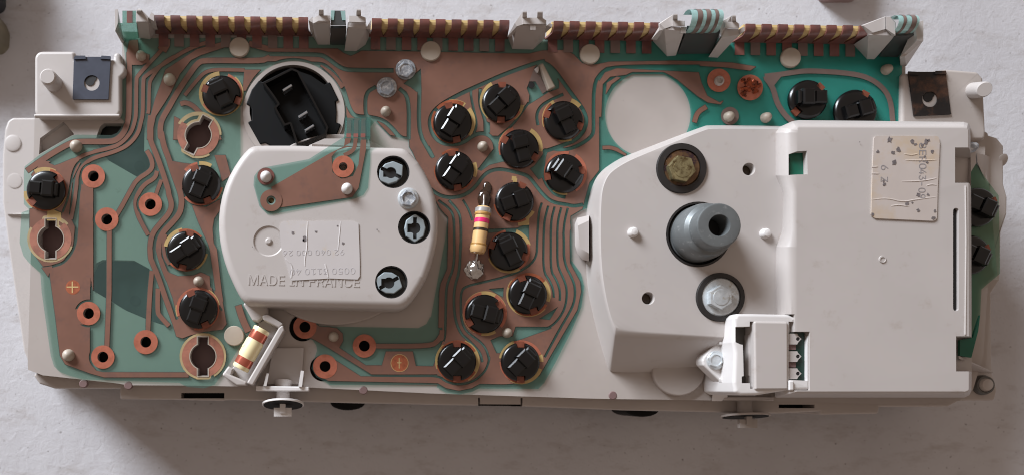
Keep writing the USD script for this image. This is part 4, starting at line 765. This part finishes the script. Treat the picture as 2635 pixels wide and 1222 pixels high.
def bolt(u, v, ro, ri, rh, m1, m2, label, rot):
    g = put('rubber_grommet', diff(lathe(u, v, sz, [(ro * .95, sz - 9), (ro * .95, sz), (ro * .92, sz + 5), (ri * .99, sz + 6)], 44), lathe(u, v, sz, [(ri * .95, sz - 20), (ri * .95, sz + 30)], 40)), 'rubber', SP)
    w = put('washer', lathe(u, v, sz, [(ri * .94, sz - 9), (ri * .94, sz + 2), (ri * .88, sz + 4)], 36), m1, SP)
    put('hex_bolt', cat(hexa(u + 3, v, sz + 3, sz + 20, rh, rot), lathe(u + 3, v, sz + 20, [(rh * .62, sz + 19), (rh * .6, sz + 21), (rh * .5, sz + 21.6)], 20)), m2, w, label)
bolt(1753, 434, 65, 48, 36, 'goldwash', 'gold', 'yellowed corroded hex bolt', .2)
bolt(1853, 764, 63, 50, 32, 'crust', 'crust', 'white crusted zinc bolt', .5)
for u, v in ((1631, 597), (1972, 600)): put('pip', lathe(u, v, sz + 8, [(13, sz - 1), (12, sz + 8), (8, sz + 13), (3, sz + 14)], 20), 'bright', SP)
put('side_stub', hull([(*p, z) for p in C1(1430, 680, 1450, 630, 1540, 610, 1540, 960, 1490, 950, 1450, 900, 1432, 840) for z in (4, 44)] + [(*p, 58) for p in C1(1455, 690, 1540, 650, 1540, 900, 1470, 860)]), 'white', SP)
# ================================================================== electronics cover (big white box at the right)
ez = 150
eo = [*D1(1472, -25), *D1(1472, 305), *D1(1478, 318), *D1(1530, 430), *D1(1527, 720), *D1(1476, 850), *D1(1472, 1195), *D2(1474, 330), (1994, 1022), (2480, 1022), (2494, 1016), (2500, 1004), *E2(1390, 762), *E2(1390, 488), *E1(1385, 362), *E1(1382, 90), *E0(1380, 985), *E0(1362, 950), *E0(1330, 940), *E0(60, 926), *E0(10, 935), *E0(-90, 980)]
eo = rnd(poly(eo), 4)
exy = np.array(eo.simplify(.1).exterior.coords)[:-1]
def inn(p, t):
    u, v = p; a = t
    du = 62 * max(0, 1 - (u - 1990) / 62) if u < 2052 else 0
    du2 = -8 * max(0, min(1, (u - 2484) / 16)) if u > 2484 else 0
    dv = 20 * max(0, 1 - (v - 310) / 30) if v < 340 else 0
    dv2 = -16 * max(0, min(1, (v - 1000) / 20)) if v > 1000 else 0
    return (u + (du + du2) * a, v + (dv + dv2) * a)
rings = [wring(exy, -4), wring(exy, 84)]
for k in range(1, 7):
    t = k / 6 * math.pi / 2; rings.append(wring([inn(p, 1 - math.cos(t)) for p in exy], 84 + (ez - 84) * math.sin(t)))
if np.sum(rings[0][:, 0] * np.roll(rings[0][:, 1], -1) - np.roll(rings[0][:, 0], -1) * rings[0][:, 1]) < 0: rings = [x[::-1] for x in rings]
ec = loft(rings)
def cut(g, z0, z1, zp=ez): return prism(g if isinstance(g, Polygon) else poly(g), z0, z1, zp=zp)
slot_r = LineString([(2460, 543), (2460, 792)]).buffer(7.5)
win = poly(D1(1592, 138, 1645, 120, 1722, 116, 1728, 296, 1592, 299))
ec = diff(ec, cut(slot_r, ez - 9, 300), cut(win, 131, 300), cut(E1(1262, 90, 1600, 90, 1600, 362, 1262, 362), 60, 300), cut(E2(1270, 490, 1600, 490, 1600, 760, 1270, 760), 84, 300), cut(E2(-300, 320, 32, 320, 32, 455, 146, 455, 146, 905, -300, 905), 122, 300))
EC = put('electronics_cover', ec, 'white', R, 'big white box shaped electronics cover at the right end', smooth=34)
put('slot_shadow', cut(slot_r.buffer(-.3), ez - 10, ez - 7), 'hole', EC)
put('board', cut(win.buffer(-.4), 130, 134), 'pcb', EC, 'green circuit board seen through the small window')
for yy in (180, 275): put('board_pin', cut(sbox(*D1(1598, yy - 22)[0], *D1(1617, yy + 14)[0]), 133, 136), 'hole', EC)
put('board', cut(E1(1345, 345, 1440, 215, 1500, 330, 1500, 362), 6, 9, 8), 'film', EC) if False else None
# board seen past the right edge, low down
put('board_edge', prism(poly(E2(1300, 520, 1400, 500, 1455, 330, 1440, 450, 1388, 655, 1300, 640)), 90, 96), 'pcb', R, 'green circuit board edge by the lower notch')
put('label_lip', bev(sbox(*E0(1090, 976)[0], *E0(1150, 984)[0]), ez - 20, ez - 4, 1), 'hole', EC)
put('label_lip', bev(sbox(*E0(1175, 974)[0], *E0(1215, 984)[0]), ez - 20, ez - 4, 1), 'hole', EC)
put('moulding_mark', diff(lathe(*E1(702, 945)[0], ez, [(9, ez - 1), (8, ez + 2)], 16), lathe(*E1(704, 950)[0], ez, [(6, ez + .4), (7, ez + 5)], 16)), 'white', EC)
stk2 = rnd(poly(E1(632, 5, 1130, 5, 1138, 60, 1122, 400, 1115, 645, 1085, 655, 640, 635, 612, 610, 620, 300)), 9)
S2 = put('sticker', cut(stk2, ez + .2, ez + 3), 'paper_old', EC, 'yellowed wrinkled sticker with rotated numbers and mould specks', smooth=False)
text('8ER0', E1(985, 55)[0], 62, 17, .3, ez + 3.1, -90, 'printed_number', 'ink', S2); text('43-09', E1(985, 255)[0], 70, 17, .3, ez + 3.1, -92, 'printed_number', 'ink', S2)
text('6', E1(692, 225)[0], 12, 17, .3, ez + 3.1, -90, 'printed_number', 'ink', S2); text('Z', E1(690, 315)[0], 12, 17, .3, ez + 3.1, -90, 'printed_number', 'ink', S2)
specks(E1, [(760, 30, 26), (825, 105, 24), (785, 130, 20), (795, 205, 26), (670, 120, 15), (935, 45, 18), (960, 65, 14), (1010, 75, 16), (1040, 45, 22), (1060, 35, 12), (1088, 122, 15), (1030, 158, 10), (1048, 203, 13), (720, 370, 17), (712, 345, 12), (980, 452, 18), (1055, 450, 12), (895, 520, 20), (933, 512, 10), (982, 572, 17), (1108, 575, 14), (1095, 630, 18), (628, 600, 16), (530, 48, 5)], ez + 3.2, S2)
for w in ((620, 492, 740, 478, 860, 510, 960, 490, 1118, 470), (850, 352, 960, 350, 1060, 340, 1122, 325), (870, 140, 930, 150, 980, 138), (880, 188, 1000, 190, 1125, 185), (622, 290, 680, 292), (622, 240, 670, 238), (770, 540, 830, 530, 910, 545), (1040, 385, 1080, 372, 1122, 380)):
    wrinkle(E1, w, 5, ez + 2.8, 1.3, 'paper_old', S2)
put('edge_step', bev(poly(E1(1300, 365, 1392, 365, 1395, 1195, 1300, 1195)).union(poly(E2(1300, -30, 1395, -30, 1388, 480, 1300, 480))).buffer(0), ez - 30, ez + 1.5, 3, zp=ez), 'white', EC) if False else None
put('edge_bead', bev(stroke([*E1(1340, 385), *E1(1345, 800), *E2(1342, 100), *E2(1338, 480)], 3), ez - 4, ez + 2, 1, zp=ez), 'white', EC)
# ================================================================== connector block below the speedometer
cz = 146
cb_out = rnd(poly(M5(480, 160, 520, 115, 700, 115, 1110, 125, 1200, 165, 1180, 210, 1350, 215, 1350, 985, 1100, 990, 740, 1045, 560, 1045, 490, 1010, 475, 900, 490, 560, 470, 440, 480, 260)), 3)
cbm = diff(bev(cb_out, -2, cz, 8, zp=cz), cut(M5(500, 265, 660, 262, 662, 205, 708, 205, 708, 970, 665, 970, 662, 905, 570, 905, 570, 830, 592, 825, 582, 470, 555, 465, 500, 440), 108, 300, cz), cut(M5(1102, 205, 1175, 208, 1175, 318, 1340, 322, 1320, 440, 1320, 880, 1102, 868), 130, 300, cz))
CBK = put('connector_block', cbm, 'bright', R, 'white connector block with a screw lug below the speedometer', smooth=30)
put('connector_face', bev(rnd(poly(M5(712, 200, 1100, 208, 1100, 985, 720, 985)), 2), 100, cz + 5, 5, zp=cz + 5), 'white', CBK)
put('well_floor', cut(M5(500, 262, 708, 205, 708, 970, 570, 905, 560, 470), 106, 111, cz), 'darkgrey', CBK)
put('latch', bev(rnd(poly(M5(650, 350, 700, 340, 700, 865, 650, 820)), 2), 100, 130, 3, zp=130), 'white', CBK)
put('board', cut(M5(1102, 325, 1320, 325, 1318, 880, 1102, 870), 129, 134, cz), 'pcbdark', CBK, 'dark green board behind the three contacts')
for y in (403, 602, 797):
    g = poly(M5(1104, y - 60, 1200, y - 60, 1215, y - 35, 1250, y, 1215, y + 35, 1200, y + 62, 1104, y + 62)).difference(circ(*M5(1210, y)[0], 5))
    put('contact', prism(g, 137, 141), 'white', CBK)
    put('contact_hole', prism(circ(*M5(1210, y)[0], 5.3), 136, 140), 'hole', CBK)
for y in (495, 695): put('divider', cut(M5(1104, y - 30, 1215, y - 30, 1215, y + 30, 1104, y + 30), 133.5, 136, cz), 'inside', CBK)
put('corner_tab', bev(rnd(poly(M5(1110, 875, 1165, 878, 1165, 990, 1110, 990)), 2), 120, cz + 6, 3, zp=cz + 6), 'bright', CBK)
lug = rnd(poly(M5(310, 425, 460, 415, 490, 470, 490, 900, 340, 905, 130, 700, 120, 650, 140, 600)), 8)
LG = put('screw_lug', bev(lug, 50, 84, 5, zp=84), 'bright', CBK)
put('lug_rib', bev(rnd(poly(M5(315, 430, 490, 425, 490, 470, 320, 470)), 1), 80, 96, 3, zp=96), 'bright', CBK)
put('lug_rib', bev(rnd(poly(M5(330, 850, 490, 830, 490, 905, 345, 900)), 1), 80, 94, 3, zp=94), 'bright', CBK)
put('lug_rib', bev(rnd(poly(M5(450, 560, 510, 470, 580, 470, 590, 825, 490, 830, 450, 700)), 2), 80, 104, 5, zp=104), 'bright', CBK)
screw(*M5(280, 645)[0], 84, LG, 'crust', 21)
put('cheek_plate', hull([(*M5(230, 1110)[0], -2), (*M5(340, 1110)[0], -2), (*M5(250, 840)[0], 40), (*M5(330, 890)[0], 40), (*M5(410, 1060)[0], 10), (*M5(370, 920)[0], 40)]), 'bright', R, 'white cheek plate at the foot of the connector block')
put('shelf', bev(poly(M5(370, 1060, 940, 1060, 940, 1110, 370, 1100)), -8, 8, 3), 'white', R)
# ================================================================== resistor with its solder joints
r0, r1 = P(1245, 531, 26), P(1228, 652, 26)
RS = put('resistor', spin(r0, r1, [(8, 0), (16, .02), (19.5, .06), (20, .16), (18.2, .22), (18.2, .78), (20, .84), (20.5, .92), (17, .985), (8, 1)], 28), 'res', R, 'beige banded resistor soldered across the traces')
for m, f0, f1, q in (('silverband', .05, .14, 20.6), ('goldband', .155, .20, 20.2), ('pink', .27, .365, 18.8), ('brownband', .475, .535, 18.8), ('goldband', .80, .84, 20.3)):
    d = r1 - r0; put('colour_band', spin(r0 + d * f0, r0 + d * f1, [(q - .6, 0), (q, .08), (q, .92), (q - .6, 1)], 28), m, RS)
put('lead', cat(spin(r0, P(1246, 503, 20), [(3, 0), (3, 1)], 10)), 'solder', RS); put('lead', cat(spin(r1, P(1221, 690, 12), [(2.6, 0), (2.6, 1)], 10)), 'solder', RS)
def blob(u, v, rx, ry, rz, jit, seed):
    b = trimesh.creation.icosphere(3, 1.0); n = meshkit.fbm(b.vertices * 2.2 + seed, 3, seed)[:, None]
    b.vertices *= (1 + jit * (n - .5)); b.apply_scale([rx, ry, rz]); b.apply_translation(P(u, v, 4)); return b
put('flux_drop', cat(blob(1246, 512, 17, 25, 11, .3, 3), blob(1254, 486, 11, 18, 5, .3, 4)), 'flux', RS, 'dark brown flux round the upper joint')
put('solder_joint', blob(1221, 693, 23, 24, 14, .9, 9), 'solder', RS, 'bright crumpled solder joint at the lower lead')
put('holder_arm', bev(poly(M6(395, -10, 650, -10, 655, 100, 600, 150, 555, 185, 500, 170)), 0, 34, 5, zp=34), 'white', R, 'white arm joining the gauge to the fuse holder')
# ================================================================== fuse in its white holder
FH = put('fuse_holder', cat(bev(poly(M6(200, 700, 440, 800, 800, 250, 640, 150, 560, 190, 590, 330, 300, 640, 260, 620)), 2, 10, 2),
    bev(poly(M6(440, 790, 505, 815, 818, 270, 805, 205, 760, 240)), 2, 62, 4, zp=62), bev(poly(M6(195, 710, 218, 682, 300, 715, 440, 775, 440, 798, 500, 818, 345, 812)), 2, 58, 4, zp=58), bev(poly(M6(590, 120, 650, 105, 812, 205, 765, 245, 610, 165)), 2, 60, 4, zp=60),
    bev(poly(M6(200, 705, 262, 622, 310, 650, 290, 715)), 2, 46, 4, zp=46)), 'white', R, 'white clip holder with a cream and copper fuse')
f0, f1 = P(*M6(594, 255)[0], 44), P(*M6(378, 648)[0], 44)
FU = put('fuse', spin(f0, f1, [(10, -.02), (21, -.01), (22, .02), (21.5, .07), (21.5, .29), (23.5, .33), (23.5, .68), (21.5, .72), (21.5, .92), (22.5, .96), (21, 1.0), (10, 1.01)], 32), 'fuse', FH, 'cream tubular fuse with copper bands')
d = f1 - f0
put('copper_cap', spin(f0 + d * .08, f0 + d * .28, [(21.6, 0), (22.4, .06), (22.4, .94), (21.6, 1)], 32), 'fusecop', FU); put('copper_cap', spin(f0 + d * .73, f0 + d * .91, [(21.6, 0), (22.4, .06), (22.4, .94), (21.6, 1)], 32), 'fusecop', FU)
put('fuse_nub', lathe(*M6(432, 425)[0], 56, [(10, 44), (9, 56), (5, 60)], 16), 'fuse', FU)
# ================================================================== two trip reset knobs on the lower edge
def knob(u, v, rx, tilt, label, zk, m='bright'):
    c = P(u, v, zk); s = (HC - zk) / HC; t = math.radians(tilt); n = np.array([0, -math.cos(t), math.sin(t)])
    K = put('reset_knob', spin(c - n * 5, c + n * 1, [(rx * s * .96, 0), (rx * s, .2), (rx * s, .9), (rx * s * .98, 1)], 40), m, R, label)
    put('knob_face', spin(c + n * .6, c + n * 2.2, [(rx * s * .94, 0), (rx * s * .93, 1)], 40), 'matblack', K)
    put('knob_stem', spin(c - n * 62, c - n * 4, [(24 * s, 0), (17 * s, .5), (18 * s, 1)], 24), m, K)
    b = trimesh.creation.box([45, 22, 12]); b.apply_translation([0, -14, 2]); b2 = trimesh.creation.box([14, 30, 12]); b2.apply_translation([0, -2, 6])
    f = cat(b, b2); f.apply_transform(trimesh.transformations.rotation_matrix(-t * 0, [1, 0, 0])); f.apply_translation(c + [0, -4, 8]); put('knob_fork', f, 'bright' if zk > 0 else 'cream', K)
    return K
K1 = knob(*M6(803, 1005)[0], 54, 15, 'white reset knob with black face below the fuse', 14)
put('knob_bracket', cat(bev(rnd(poly(M6(533, 815, 1062, 825, 1062, 872, 533, 868)), 2), -20, 46, 3, zp=46), H((M6(608, 818, 640, 818, 665, 695, 640, 690), 30), (M6(608, 818, 638, 818, 662, 695, 640, 690), 52)), H((M6(955, 825, 992, 825, 1012, 668, 980, 665), 30), (M6(957, 825, 990, 825, 1010, 670, 982, 665), 52))), 'bright', R, 'white bracket with two ribs above the reset knob')
put('bracket_floor', bev(poly(M6(700, 440, 1010, 440, 985, 800, 640, 800)), -2, 4, 1), 'white', R)
K2 = knob(*D2(1248, 1106)[0], 57, 8, 'yellowed reset knob under the connector block', -20, 'cream')

# ================================================================== things lying beyond, cut by the picture's edge
def lying(name, m, mesh, label, c):
    p = put(name, mesh, m, '/World', label, off=(0, 0)); tag(stage.GetPrimAtPath(p), None, c); return p
def on(g, h, b): return bev(rnd(g, 10), ZT, ZT + h, b, zp=ZT)
lying('dark_part', 'blur_dark', on(poly([(-430, -215), (14, -215), (16, 36), (-60, 40), (-430, 30)]), 150, 20), 'dark grey plastic part cut off by the upper left corner', 'plastic part')
lying('olive_part', 'blur_olive', on(poly([(-240, 58), (12, 56), (26, 90), (24, 125), (8, 142), (-240, 150)]), 140, 18), 'olive brown part cut off by the left edge below the corner', 'plastic part')
lying('reddish_part', 'blur_red', on(poly([(2080, -120), (2215, -120), (2200, 2), (2185, 8), (2105, 8)]), 60, 14), 'faint reddish grey part cut off by the top edge at right', 'plastic part')
